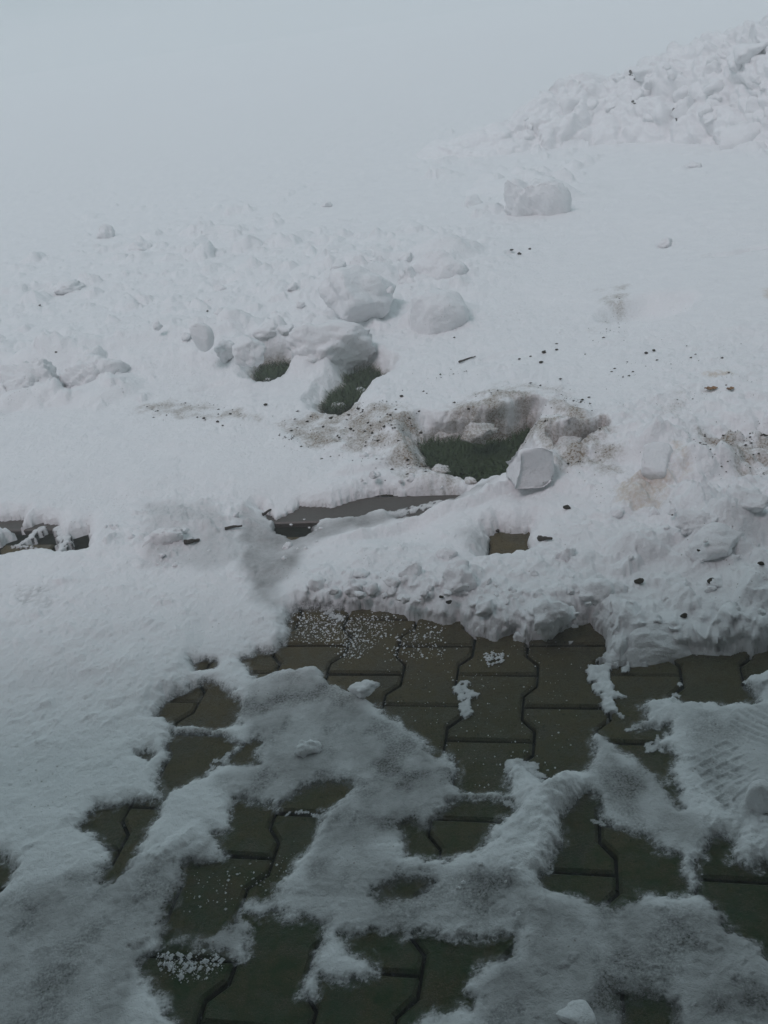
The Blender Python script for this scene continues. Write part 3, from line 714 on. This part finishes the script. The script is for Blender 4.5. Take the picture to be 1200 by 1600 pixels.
# ------------------------------------------------------------------ the big heap of cleared snow
ST = [(600,256,600,252),(650,254,655,236),(690,252,700,220),(740,248,745,206),(800,244,800,184),(860,236,860,152),(920,229,915,130),(980,225,975,112),(1040,224,1030,90),(1100,224,1095,68),
      (1160,228,1160,48),(1220,236,1215,30),(1300,232,1300,10),(1400,230,1400,0),(1520,240,1520,10),(1640,250,1640,60),(1720,255,1720,200)]
def heap_mesh():
    pts = []
    for fx, fy, cx, cy in ST:
        f = at(fx, fy, .165); d = f[:2]/np.hypot(*f[:2]); dep_ = .30+.0036*max(0, fy-cy)
        ctr = f[:2]+d*dep_
        lo, hi = .1, 2.5
        for _ in range(40):
            z = (lo+hi)/2; q = np.array([ctr[0], ctr[1], z])-np.array([0, 0, H]); py = 800-F*(up@q)/(fwd@q)
            if py > cy: lo = z
            else: hi = z
        pts.append((*f[:2], *ctr, max(z, .19)))
    pts = np.array(pts); n = len(pts)
    L = np.concatenate([[0], np.cumsum(np.hypot(*np.diff(pts[:, :2], axis=0).T))])
    nu = int(L[-1]/.013); su = np.linspace(0, L[-1], nu)
    I = np.stack([np.interp(su, L, pts[:, k]) for k in range(5)], 1)
    ker = np.hanning(25); ker /= ker.sum()
    for k in range(5): I[:, k] = np.convolve(np.pad(I[:, k], 12, mode='edge'), ker, mode='valid')
    nf, nb = 130, 50
    tt = np.concatenate([np.linspace(-.12, 1, nf), np.linspace(1, 2.3, nb+1)[1:]])
    T_, S_ = np.meshgrid(tt, su); 
    fx, fy, cx, cy, cz = [I[:, k][:, None] for k in range(5)]
    xx = fx+(cx-fx)*T_; yy = fy+(cy-fy)*T_
    tq = np.clip(T_, 0, 2)
    prof = np.where(T_ < 1, np.sin(np.clip(tq, 0, 1)*math.pi/2)**.9, .5+.5*np.cos((np.clip(tq, 1, 2)-1)*math.pi))
    zz = .12+(cz-.12)*prof - .05*np.clip(-T_, 0, 1)*6
    hgt = cz-.15
    # arc length like coordinate up the face so that lumps are not stretched
    vv = T_*np.hypot(np.hypot(cx-fx, cy-fy), hgt)
    wa, ia = worley(S_+.08*gn(S_*5, vv*5, 1), vv*1.3+.08*gn(S_*5, vv*5, 2), 3.6, 301)
    wb, ib = worley(S_+.04*gn(S_*12, vv*12, 3), vv+.04*gn(S_*12, vv*12, 4), 8.5, 302)
    wc, ic = worley(S_+.02*gn(S_*25, vv*25, 3), vv, 19, 303)
    amp = np.clip(hgt/.35, .25, 1)*ss(-.14, .05, T_)*ss(2.2, 1.6, T_)
    det = amp*(.19*np.maximum(0, .5-wa**2)*(.15+ia*1.1)+.085*np.maximum(0, .45-wb**2)*(.0+ib*1.2)+.03*np.maximum(0, .4-wc**2)*ic*1.3+.06*fbm(S_, vv, 2.5, 3, 304)+.035*fbm(S_, vv, 9, 3, 307)+.009*fbm(S_, vv, 30, 3, 305))-.03*amp
    Pm = np.stack([xx, yy, zz], -1)
    Pm[:, :, 2] += .0
    du = np.gradient(Pm, axis=0); dv = np.gradient(Pm, axis=1)
    N = np.cross(du, dv); N /= np.linalg.norm(N, axis=2, keepdims=True)+1e-9
    N *= np.sign(N[:, :, 2:3]+1e-6)
    ks = np.hanning(33); ks /= ks.sum()
    for c in range(3): N[:, :, c] = np.apply_along_axis(lambda r_: np.convolve(np.pad(r_, 16, mode='edge'), ks, mode='valid'), 1, N[:, :, c])
    for c in range(3): N[:, :, c] = np.apply_along_axis(lambda r_: np.convolve(np.pad(r_, 16, mode='edge'), ks, mode='valid'), 0, N[:, :, c])
    xx = xx+N[:, :, 0]*det; yy = yy+N[:, :, 1]*det; zz = zz+N[:, :, 2]*det
    # ends taper into the field
    e = ss(0, .5, S_)*ss(0, .6, L[-1]-S_); zz = zz*e+.08*(1-e)
    nv = len(tt)
    f = [(i*nv+j, (i+1)*nv+j, (i+1)*nv+j+1, i*nv+j+1) for i in range(nu-1) for j in range(nv-1)]
    o = mesh_obj('snow_heap', np.stack([xx.ravel(), yy.ravel(), zz.ravel()], 1), f, M_SNOW)
    return tag(o, 'long lumpy heap of cleared snow rising to the upper right corner', 'snow heap')
HEAP = heap_mesh()

# ------------------------------------------------------------------ ground, sand bed, pavers, kerb
def sheet(name, pts, z, mat):
    o = mesh_obj(name, [(p[0], p[1], z) for p in pts], [tuple(range(len(pts)))], mat, smooth=False)
    return tag(o, kind='structure')
sheet('ground', [(-400, -400), (400, -400), (400, 400), (-400, 400)], -.30, M_SOIL)
def grid_sheet(name, u0, u1, v0, v1, step, zf, mat):
    nu = int((u1-u0)/step)+1; nv = int((v1-v0)/step)+1
    U, Vv = np.meshgrid(np.linspace(u0, u1, nu), np.linspace(v0, v1, nv), indexing='ij')
    x, y, _ = pav(U, Vv)
    z = zf(x, y, U, Vv)
    f = [(i*nv+j, (i+1)*nv+j, (i+1)*nv+j+1, i*nv+j+1) for i in range(nu-1) for j in range(nv-1)]
    return mesh_obj(name, np.stack([x.ravel(), y.ravel(), z.ravel()], 1), f, mat)
pavement = bpy.data.objects.new('pavement', None); COL.objects.link(pavement); tag(pavement, kind='structure')
bed = grid_sheet('joint_sand', -2.4, 2.4, -2.6, KERB_V[1], .02, lambda x, y, u, v: -.014+.003*fbm(x, y, 30, 2, 5), M_SAND)
bed.parent = pavement
so = grid_sheet('soil', -3, 3, KERB_V[0]+.002, KERB_V[0]+2.2, .02,
                lambda x, y, u, v: -.004+.010*fbm(x, y, 5, 4, 15)+.008*fbm(x, y, 30, 3, 16), M_SOIL)
tag(so, kind='structure')

def paver_mesh(i):
    g = .0028; r = random.Random(i)
    w0, w1, hl = .0575-g, .0825-g, .1-g
    half = [(w1, -hl), (w1, -.067), (w0, -.036), (w0, .036), (w1, .067), (w1, hl)]
    out = half+[(-x, y) for x, y in reversed(half)]
    j = [(x+r.uniform(-.0008, .0008), y+r.uniform(-.0008, .0008)) for x, y in out]
    n = len(j); ch = .005
    def ins(k, q):
        a, b, c = j[k-1], j[k], j[(k+1) % n]
        e1 = Vector((b[0]-a[0], b[1]-a[1])).normalized(); e2 = Vector((c[0]-b[0], c[1]-b[1])).normalized()
        n1 = Vector((-e1.y, e1.x)); n2 = Vector((-e2.y, e2.x)); s = (n1+n2)
        s = s/(s.length_squared/2+1e-9)
        return b[0]+s.x*q, b[1]+s.y*q
    v = []
    for q, z in ((0, -.06), (0, -.0045), (ch, 0)):
        for k in range(n):
            x, y = ins(k, q); v.append((x, y, z))
    f = []
    for L in (0, 1):
        for k in range(n):
            k2 = (k+1) % n; f.append((L*n+k, L*n+k2, (L+1)*n+k2, (L+1)*n+k))
    f.append(tuple(2*n+k for k in range(n)))
    me = bpy.data.meshes.new('paver'); me.from_pydata(v, [], f); me.materials.append(M_PAVER); me.update()
    return me
pmeshes = [paver_mesh(i) for i in range(6)]
Bp = [atv(P, 0) for P in BARE]
cands = []
for c in range(-12, 12):
    for s in range(-20, 24):
        if (s+c) % 2: continue
        u = c*.14; v = -s*.1-.1
        if v+.1 > KERB_V[1]-.002: continue
        x, y, _ = pav(u, v)
        dmin = 9.0
        for P in Bp: dmin = min(dmin, -poly_sd(np.array([x]), np.array([y]), P)[0])
        _a, _b = to_px(x, y); inv = -60 < _a < 1260 and _b < 1700 and y > .3
        if inv and dmin > .13: continue
        cands.append((dmin if inv else 1+math.hypot(x, y), u, v))
cands.sort(); cands = cands[:290]
for i, (d, u, v) in enumerate(cands):
    r = random.Random(i*13+1)
    o = bpy.data.objects.new('paver', pmeshes[i % 6]); COL.objects.link(o)
    o.parent = pavement
    o.location = pav(u, v, r.uniform(-.0022, .0022)); 
    o.rotation_euler = (r.uniform(-.009, .009), r.uniform(-.009, .009), -YAW+r.uniform(-.006, .006))

kerb = bpy.data.objects.new('kerb', None); COL.objects.link(kerb); tag(kerb, kind='structure')
kw = KERB_V[0]-KERB_V[1]; vm = (KERB_V[0]+KERB_V[1])/2
for i in range(-2, 2):
    L = .5-.004; w = kw/2-.003; hgt = .001; ch = .004
    v = []
    for q, z in ((0, -.15), (0, hgt-ch), (ch, hgt)):
        v += [(-L+q, -w+q, z), (L-q, -w+q, z), (L-q, w-q, z), (-L+q, w-q, z)]
    f = [(k+l*4, (k+1) % 4+l*4, (k+1) % 4+4+l*4, k+4+l*4) for l in (0, 1) for k in range(4)]+[(8, 9, 10, 11)]
    o = mesh_obj('kerb_stone', v, f, M_KERB, kerb, smooth=False)
    o.location = pav(i*1.0+.35, vm, 0); o.rotation_euler = (0, 0, -YAW)

# ------------------------------------------------------------------ loose chunks of snow
# quick lookup of the snow height
_ring = len(th_in)
_hc = np.empty(len(HEAP.data.vertices)*3); HEAP.data.vertices.foreach_get('co', _hc); _hc = _hc.reshape(-1, 3)
def surf(x, y):
    d_ = math.atan2(H, math.hypot(x, y)); t_ = math.atan2(x, y)
    i = int(np.argmin(np.abs(dep-d_))); j = int(np.clip(round((t_/wide[i]-th_in[0])/(th_in[1]-th_in[0])), 0, _ring-1))
    return max(float(Zf[i*nc+j]), 0.0)

import bmesh
from mathutils.bvhtree import BVHTree
BV = BVHTree.FromPolygons([tuple(v) for v in _hc], [tuple(p.vertices) for p in HEAP.data.polygons])
def hit(px, py):
    d = Vector(fwd*F + rt*(px-600) - up*(py-800)).normalized()
    h = BV.ray_cast(Vector((0, 0, H)), d)
    if h[0] is not None: return np.array(h[0])
    p = at(px, py, .02)
    for _ in range(5): p = at(px, py, surf(p[0], p[1]))
    return p
def chunk(name, px, py, wpx, hpx, label, cat='snow chunk', group=None, z=None, seed=None, cuts=7, depth=.9, rot=None, sink=.48, tilt=0, mat=None, dirt=0, sub=4, rough=.11, lumpy=None, hard=False):
    if lumpy is None: lumpy = 9 if wpx > 38 else 4
    """px, py: where its foot meets the snow; wpx, hpx: how wide and high it looks"""
    seed = int(px*7+py) if seed is None else seed
    r = random.Random(seed)
    if z is None:
        p = hit(px, py); zz = p[2]
    else: p = at(px, py, z); zz = z
    k = mpp(px, py, zz)
    w = wpx*k/2; h = hpx*k*1.0
    bm = bmesh.new(); bmesh.ops.create_icosphere(bm, subdivisions=sub, radius=1)
    co = np.array([v.co[:] for v in bm.verts])
    for _ in range(int(cuts*1.6)):
        n = np.array([r.gauss(0, 1), r.gauss(0, 1), r.gauss(0, .8)]); n /= np.linalg.norm(n)
        d = r.uniform(.34, .6) if hard else r.uniform(.42, .82); q = co@n
        ex_ = np.maximum(0, q-d)
        co = co-ex_[:, None]*n[None]*(1.0 if hard else r.uniform(.75, .97))
    s = r.uniform(0, 99)
    nx = gn(co[:, 0]*1.6+s, co[:, 1]*1.6+co[:, 2]*1.3, seed % 97)+.6*gn(co[:, 0]*4+s, co[:, 2]*4+co[:, 1]*3, seed % 89)+.42*gn(co[:, 1]*9+s, co[:, 2]*9+co[:, 0]*7, 5)+.26*gn(co[:, 0]*19+s, co[:, 2]*21+co[:, 1]*17, 8)
    co = co*(1+rough*1.8*nx)[:, None]
    if lumpy:
        for _ in range(lumpy):
            n = np.array([r.gauss(0, 1), r.gauss(0, 1), abs(r.gauss(0, .8))]); n /= np.linalg.norm(n)
            rr_ = r.uniform(.25, .6); dd = np.linalg.norm(co-n[None]*r.uniform(.7, .95), axis=1)
            co = co+n[None]*(rr_*.34*np.clip(1-(dd/rr_)**2, 0, 1)**.6)[:, None]
    mx = co.max(0)-co.min(0)
    co = (co-(co.max(0)+co.min(0))/2)/(mx/2)
    ta = tilt
    co = co*np.array([w, w*depth, h/2/(1-sink*.5)])
    if ta:
        c1, s1 = math.cos(ta), math.sin(ta)
        co = np.stack([co[:, 0]*c1-co[:, 2]*s1, co[:, 1], co[:, 0]*s1+co[:, 2]*c1], 1)
    zmin = co[:, 2].min(); hh = co[:, 2].max()-zmin
    co[:, 2] += -zmin-hh*sink
    for v, c in zip(bm.verts, co): v.co = c
    me = bpy.data.meshes.new(name); bm.to_mesh(me); bm.free()
    me.polygons.foreach_set('use_smooth', [True]*len(me.polygons)); me.materials.append(mat or M_SNOW)
    if dirt:
        a_ = me.attributes.new('dirt', 'FLOAT', 'POINT')
        a_.data.foreach_set('value', np.clip(dirt*(1-.6*(co[:, 2]/hh)), 0, 1).astype(np.float32))
    o = bpy.data.objects.new(name, me); COL.objects.link(o)
    o.location = (p[0], p[1]+w*depth*.6, zz)
    o.rotation_euler = (0, 0, 0 if rot is None else rot)
    return tag(o, label, cat, group)
for a in CH:
    k_ = dict(a[5])
    if a[1] < 610 and a[2] > 30: k_.setdefault('sink', .6); a = (a[0], a[1], a[2]*1.05, a[3], a[4])
    if a[2] > 80: k_['sub'] = 5
    chunk('snow_chunk', *a[:5], **k_)
def inside(poly):
    P = np.array(poly, float)
    while True:
        q = np.array([rs.uniform(P[:, 0].min(), P[:, 0].max()), rs.uniform(P[:, 1].min(), P[:, 1].max())])
        if poly_sd(q[:1]/100, q[1:]/100, P/100)[0] > 0: return q
for poly, n, s0, s1, grp, lab, kw_ in [
    ([(960,110),(1050,100),(1200,70),(1200,190),(1000,190),(860,190)], 30, 16, 50, 'frozen clods on the snow heap', 'frozen snow clod on the big heap in the upper right corner', {}),
    ([(790,190),(900,180),(900,280),(780,250)], 7, 12, 26, 'clods at the low end of the heap', 'snow clod at the low left end of the heap', {}),
    ([(460,910),(700,890),(900,900),(960,985),(860,985),(780,985),(700,960),(480,940)], 40, 9, 34, 'crumbs on the snow edge', 'loose snow crumb on the broken edge above the pavers', {}),
    ([(960,780),(1200,760),(1200,960),(1000,960)], 30, 8, 28, 'crumbs in the rubble at right', 'loose snow crumb in the churned snow near the right edge', {}),
    ([(200,470),(440,400),(640,380),(640,480),(420,540),(260,540)], 22, 12, 34, 'lumps of the ploughed ridge', 'small snow lump of the ploughed ridge', {}),
    ([(150,820),(380,800),(400,870),(200,900)], 14, 6, 18, 'crumbs on trodden snow', 'snow crumb on the trodden snow left of the wet ice', {}),
    ([(560,700),(650,720),(740,760),(900,750),(760,775),(560,760)], 18, 5, 16, 'crumbs below the dark hole', 'snow crumb on the low lip below the dark hole', {}),
    ([(640,1340),(820,1340),(820,1440),(640,1440)], 8, 6, 12, 'crumbs near the ridge', 'snow crumb on the slush left of the thin ridge', {}),
    ([(440,800),(540,815),(500,850),(440,880)], 9, 4, 11, 'crumbs on the wet ice', 'tiny snow crumb on the wet ice by the kerb', {}),
]:
    for _ in range(n):
        q = inside(poly); FREE = True; w = s0*(s1/s0)**(rs.uniform()**1.5)
        chunk('snow_crumb', q[0], q[1], w, w*rs.uniform(.5, .85), lab, 'snow lump', grp, seed=int(rs.randint(9999)), cuts=7, depth=rs.uniform(.7, 1), sub=3, **kw_)

# ------------------------------------------------------------------ unseen wall and porch roof, added to shade the near ground
M_ADDED_WALL = plain_mat('added_wall_render', (.20, .195, .18), (.28, .27, .25), 30)
M_ADDED_WOOD = plain_mat('added_dark_boards', (.05, .04, .03), (.09, .07, .05), 30)
def boxes(name, bs, mat, parent=None):
    v = []; f = []
    for x0, x1, y0, y1, z0, z1 in bs:
        b = len(v)
        v += [(x, y, z) for z in (z0, z1) for x, y in ((x0, y0), (x1, y0), (x1, y1), (x0, y1))]
        f += [tuple(b+k for k in q) for q in ((3, 2, 1, 0), (4, 5, 6, 7), (0, 1, 5, 4), (1, 2, 6, 5), (2, 3, 7, 6), (3, 0, 4, 7))]
    return mesh_obj(name, v, f, mat, parent, smooth=False)
blocker = bpy.data.objects.new('added_shade_wall', None); COL.objects.link(blocker)
tag(blocker, 'added unseen wall and roof behind the viewer that shade the near ground', 'blocker')
boxes('wall', [(-6, 6, -1.6, -1.3, -.2, 4)], M_ADDED_WALL, blocker)  # out of view, added with the roof to block light
boxes('added_door', [(-.5, .5, -1.3, -1.26, .02, 2.05)], M_ADDED_WOOD, blocker)
boxes('added_shade_roof', [(-4.2, 4.2, -1.3, .88, 1.85, 2.0)], M_ADDED_WOOD, blocker)

# ------------------------------------------------------------------ soil crumbs, twigs, leaves, grass, frost grains
def dirt_clod(px, py, w, lab, grp):
    w *= .75
    o = chunk('soil_crumb', px, py, w, w*.55, lab, 'soil crumb', grp, seed=int(px*3+py), cuts=6, sub=2, mat=M_SOIL, sink=.1, rough=.12)
    return o
for px, py, w in [(628,621,9),(735,627,9),(733,640,8),(655,644,6),(517,655,9),(548,672,8),(560,640,8),(575,662,6),(600,668,7),(505,668,6),
                  (623,690,7),(590,690,6),(530,685,6),(850,552,10),(846,568,9),(829,558,5),(710,528,5),(688,586,4),(658,678,8),(340,660,7),
                  (360,648,6),(415,634,9),(348,666,5),(318,655,7),(812,562,6),(1010,553,8),(1022,549,7),(571,698,5),(640,655,6),(480,660,7),(545,650,7),(610,650,6)]:
    dirt_clod(px, py, w, 'dark crumb of soil thrown on the snow around the holes', 'soil crumbs around the holes')
for px, py, w in [(88,552,8),(62,478,5),(324,487,5),(800,392,8),(812,398,9),(828,390,6),(882,235,5),(990,160,8),(992,163,6),(985,118,6)]:
    dirt_clod(px, py, w, 'dark crumb of soil on the clean snow of the far slope', 'soil crumbs on the slope')
for px, py, w in [(1000,914,20),(1114,912,20),(1070,966,16),(1003,830,9),(1052,806,9),(702,944,14),(690,935,10),(1190,884,14),(1092,862,8),(870,548,7)]:  # dark gaps between the chunks, put in as dark soil crumbs
    dirt_clod(px, py, w, 'dark soil crumb filling in for a dark pit between the snow chunks', 'soil crumbs filling in for dark pits between the chunks')
dirt_clod(886,796,16,'dark soil crumb sunk in the snow above the single bare paver', None)
def twig(px0, py0, px1, py1, z, th, label):
    a = Vector(hit(px0, py0))+Vector((0, -.004, .005)); b = Vector(hit(px1, py1))+Vector((0, -.004, .005))
    n = 9; ring = 6; v = []; f = []
    r = random.Random(int(px0)); d = (b-a).normalized(); s1 = d.orthogonal().normalized(); s2 = d.cross(s1)
    off = Vector((0, 0, 0))
    for i in range(n):
        t = i/(n-1); off += Vector((r.gauss(0, .0012), r.gauss(0, .0012), r.gauss(0, .0005)))
        c = a.lerp(b, t)+off; rad = th*(1-.5*t)*(1+r.uniform(-.15, .15))
        for k in range(ring):
            g = k*6.283/ring; v.append(c-a+s1*math.cos(g)*rad+s2*math.sin(g)*rad)
    for i in range(n-1):
        for k in range(ring): f.append((i*ring+k, i*ring+(k+1) % ring, (i+1)*ring+(k+1) % ring, (i+1)*ring+k))
    f += [tuple(range(ring))[::-1], tuple((n-1)*ring+k for k in range(ring))]
    o = mesh_obj('twig', v, f, M_TWIG); o.location = a
    return tag(o, label, 'twig')
twig(717,567,744,558,.1,.004,'short dark twig lying on the smooth snow above the dark hole')
twig(1052,172,1056,190,.5,.012,'dark stub of a stick poking from the snow heap')
twig(1140,215,1152,230,.2,.014,'dark stick end under the block at the foot of the heap')
twig(984,112,990,125,.4,.010,'thin dark twig high on the left side of the heap')
twig(505,550,544,548,.08,.006,'dark twig under the front of the largest snow boulder')
twig(675,496,694,493,.1,.005,'dark bit of bark at the foot of the smooth snow dome')
twig(410,806,426,800,.02,.005,'dark twig end at the left corner of the kerb opening')
twig(290,848,314,844,.03,.008,'dark twig in the trodden snow left of the wet ice')
twig(352,828,376,825,.03,.005,'dark twig lying left of the kerb opening')
twig(765,828,778,832,.03,.008,'dark twig tip at the corner of the single bare paver')
twig(842,842,862,845,.03,.007,'dark twig right of the single bare paver')
def leaf(px, py, w, ang, label):
    p = hit(px, py)+np.array([0, -.003, .006]); zz = p[2]; k = mpp(px, py, zz)*w/2
    v = []; f = []
    N = 8
    for i in range(N+1):
        t = i/N*2-1; hw = .42*(1-t*t)**.7
        for sgn in (-1, 0, 1): v.append((t*k, sgn*hw*k, .25*k*(abs(sgn)*.5)+.12*k*t*t+.002*math.sin(i*2.1+sgn)))
    for i in range(N):
        for q in (0, 1): f.append((i*3+q, i*3+q+1, i*3+q+4, i*3+q+3))
    n = len(v); v += [(x, y, z-.0008) for x, y, z in v]; f += [tuple(n+c for c in reversed(q)) for q in f]
    o = mesh_obj('dead_leaf', v, f, M_LEAF); o.location = p; o.rotation_euler = (.1, .15, ang)
    return tag(o, label, 'leaf')
leaf(1110,610,24,.2,'curled brown leaf on the snow near the right edge, left of its twin')
leaf(1140,610,18,.5,'pale brown leaf on the snow near the right edge, right of its twin')
leaf(1052,672,22,1.1,'brown leaf scrap in the dirty notch right of the dark hole')

def grass(poly, n, z, hgt, label):
    v = []; f = []; P = atv(poly, z); c0 = P.mean(0)
    x0, y0 = P.min(0); x1, y1 = P.max(0); q = 0
    while q < n:
        x = rs.uniform(x0, x1); y = rs.uniform(y0, y1)
        if poly_sd(np.array([x]), np.array([y]), P)[0] < -.01: continue
        q += 1; a = rs.uniform(0, 6.28); l = hgt*rs.uniform(.5, 1.3); w = .0024; be = rs.uniform(.3, 1.6)*l
        b = len(v)
        cx, cy = math.cos(a), math.sin(a); tx, ty = -cy*w, cx*w
        for t in (0, .5, 1):
            X_ = x-c0[0]+cx*be*t*t; Y_ = y-c0[1]+cy*be*t*t; Z_ = -.008+l*(t-.35*t*t*rs.uniform(.2, 1))
            ww = 1-t*.85
            v += [(X_-tx*ww, Y_-ty*ww, Z_), (X_+tx*ww, Y_+ty*ww, Z_)]
        f += [(b, b+1, b+3, b+2), (b+2, b+3, b+5, b+4)]
    o = mesh_obj('grass', v, f, M_GRASS, smooth=False); o.location = (c0[0], c0[1], 0)
    return tag(o, label, 'grass', kind='stuff')
grass(HOLES[0], 3200, 0, .04, 'dark grass on wet soil at the bottom of the largest hole')
grass(HOLES[2], 1400, 0, .05, 'short green grass showing in the small left hole')
grass(HOLES[3], 2200, 0, .05, 'short green grass showing in the long middle hole')
def grains(poly, n, label, r0=.0012, r1=.004):
    v = []; f = []; P = atv(poly, 0); c0 = P.mean(0); x0, y0 = P.min(0); x1, y1 = P.max(0); q = 0
    while q < n:
        x = rs.uniform(x0, x1); y = rs.uniform(y0, y1)
        if poly_sd(np.array([x]), np.array([y]), P)[0] < rs.uniform(-.01, .03): continue
        q += 1; r = r0*(r1/r0)**(rs.uniform()**2.5); b = len(v)
        for dx, dy, dz in ((1, 0, 0), (0, 1, 0), (-1, 0, 0), (0, -1, 0), (0, 0, .9), (0, 0, -.5)):
            v.append((x-c0[0]+dx*r*rs.uniform(.6, 1.2), y-c0[1]+dy*r*rs.uniform(.6, 1.2), .001+r*.4+dz*r))
        for i in range(4): f += [(b+i, b+(i+1) % 4, b+4), (b+(i+1) % 4, b+i, b+5)]
    o = mesh_obj('snow_grains', v, f, M_SNOW, smooth=False); o.location = (c0[0], c0[1], 0)
    return tag(o, label, 'snow grains', kind='stuff')
def grit(poly, n, label, z=.08):
    v = []; f = []; P = atv(poly, z); c0 = P.mean(0); x0, y0 = P.min(0); x1, y1 = P.max(0); q = 0
    cl = [(rs.uniform(x0, x1), rs.uniform(y0, y1)) for _ in range(14)]
    while q < n:
        if rs.uniform() < .75:
            c = cl[rs.randint(14)]; x = c[0]+rs.normal()*.05; y = c[1]+rs.normal()*.03
        else: x = rs.uniform(x0, x1); y = rs.uniform(y0, y1)
        q += 1
        if poly_sd(np.array([x]), np.array([y]), P)[0] < rs.uniform(-.04, .03): continue
        z_ = surf(x, y); r = .0012*(5.0**(rs.uniform()**3)); b = len(v)
        for dx, dy, dz in ((1, 0, 0), (0, 1, 0), (-1, 0, 0), (0, -1, 0), (0, 0, .7), (0, 0, -.6)):
            v.append((x-c0[0]+dx*r*rs.uniform(.5, 1.5), y-c0[1]+dy*r*rs.uniform(.5, 1.5), z_+r*.2+dz*r*rs.uniform(.6, 1.1)))
        for i in range(4): f += [(b+i, b+(i+1) % 4, b+4), (b+(i+1) % 4, b+i, b+5)]
    o = mesh_obj('soil_grit', v, f, M_SOIL, smooth=False); o.location = (c0[0], c0[1], 0)
    return tag(o, label, 'grit', kind='stuff')
grit([(430,650),(520,625),(640,640),(700,690),(640,740),(540,705),(450,690)], 900, 'fine soil grit on the dirty snow between the holes')
grit([(660,640),(900,630),(970,700),(900,740),(840,690),(680,690)], 700, 'fine soil grit on the snow above the largest hole')
grit([(190,620),(420,640),(430,670),(200,650)], 200, 'fine soil grit in the faint brown streak at left', .05)
grit([(1070,680),(1220,680),(1220,770),(1080,740)], 350, 'fine soil grit in the churned snow at the right edge')
grit([(930,470),(1000,465),(990,520),(930,550)], 120, 'fine soil grit at the left rim of the wide hollow', .12)
grit([(640,560),(1180,480),(1180,640),(900,620),(600,600)], 160, 'sparse soil grit on the smooth slope above the largest hole', .12)
grains([(455,955),(540,955),(620,965),(600,1000),(540,1040),(520,1010),(455,1005)], 900, 'frosty snow grains scattered on the top left pavers')
grains([(600,965),(700,980),(690,1030),(600,1040)], 220, 'thin frosty snow grains on the pavers under the snow edge')
grains([(755,1022),(788,1022),(785,1040),(760,1040)], 90, 'small pile of snow grains on one paver near the top', .002, .006)
grains([(245,1490),(340,1495),(350,1515),(300,1535),(260,1520)], 420, 'coarse snow grains on the paver at lower left', .0007, .0055)
grains([(560,1000),(900,1000),(900,1230),(720,1230),(600,1110)], 260, 'few single snow grains on the bare pavers', .0008, .003)
grains([(300,1350),(420,1345),(480,1300),(440,1400),(280,1440)], 120, 'few single snow grains on the left middle pavers', .0008, .003)
# ------------------------------------------------------------------ a label of its own for every loose crumb
ANCH = [('the single bare paver',795,855),('the sharp cornered dirty chunk',836,725),('the largest snow boulder',518,510),('the smooth snow dome',688,470),
        ('the small left grass hole',435,585),('the long middle grass hole',550,612),('the largest hole',750,715),('the oblong snow block',1036,710),
        ('the large smooth slab',1030,990),('the knobbly lump',772,975),('the steep snow lump',868,950),('the top left frosty paver',490,970),
        ('the kerb opening',620,790),('the wet ice',430,870),('the large sloping block',1130,845),('the broken block',845,300),
        ('the block at the heap foot',1172,200),('the stick stub on the heap',1054,180),('the thin ridge of snow',860,1290),('the egg shaped lump',320,525),
        ('the wide hollow at right',1015,480),('the low left block',145,570),('the thin dark heap twig',987,118),('the boot print',1130,1220)]
def side(dx, dy):
    if abs(dx) > 1.6*abs(dy): return 'right of' if dx > 0 else 'left of'
    if abs(dy) > 1.6*abs(dx): return 'below' if dy > 0 else 'above'
    return ('below' if dy > 0 else 'above')+('-right of' if dx > 0 else '-left of')
ORD = ['nearest', 'second nearest', 'third nearest', 'fourth nearest', 'fifth nearest', 'sixth nearest', 'seventh nearest', 'eighth nearest', 'ninth nearest', 'tenth nearest', 'eleventh nearest', 'twelfth nearest', 'thirteenth nearest', 'fourteenth nearest', 'fifteenth nearest']
fam = {}
for o in list(COL.objects):
    if o.get('group') and o.get('category') in ('snow lump', 'soil crumb'):
        l = o.location; a_, b_ = to_px(l.x, l.y, l.z)
        k = min(ANCH, key=lambda q: (q[1]-a_)**2+(q[2]-b_)**2)
        fam.setdefault((o['category'], k[0], side(a_-k[1], b_-k[2])), []).append((math.hypot(a_-k[1], b_-k[2]), o))
for (cat, an, sd0), L in fam.items():
    L.sort(key=lambda q: q[0])
    for i, (d, o) in enumerate(L):
        base = 'dark soil crumb' if cat == 'soil crumb' else 'small snow crumb'
        o['label'] = f"{base} {sd0} {an}" + ('' if len(L) == 1 else f", {ORD[i]} to it")

# ------------------------------------------------------------------ foggy air
hz = boxes('haze', [(-95, 95, -20, 110, -1.3, 4.5)], M_SNOW)
hm = bpy.data.materials.new('fog'); hm.use_nodes = True; hn = hm.node_tree; hn.nodes.clear()
pv_ = hn.nodes.new('ShaderNodeVolumePrincipled'); pv_.inputs['Density'].default_value = .032; pv_.inputs['Color'].default_value = (.985, .99, .995, 1)
ho = hn.nodes.new('ShaderNodeOutputMaterial'); hn.links.new(pv_.outputs[0], ho.inputs['Volume'])
hz.data.materials.clear(); hz.data.materials.append(hm); tag(hz, kind='stuff')
print('verts', nr*nc, 'pavers', len(cands))
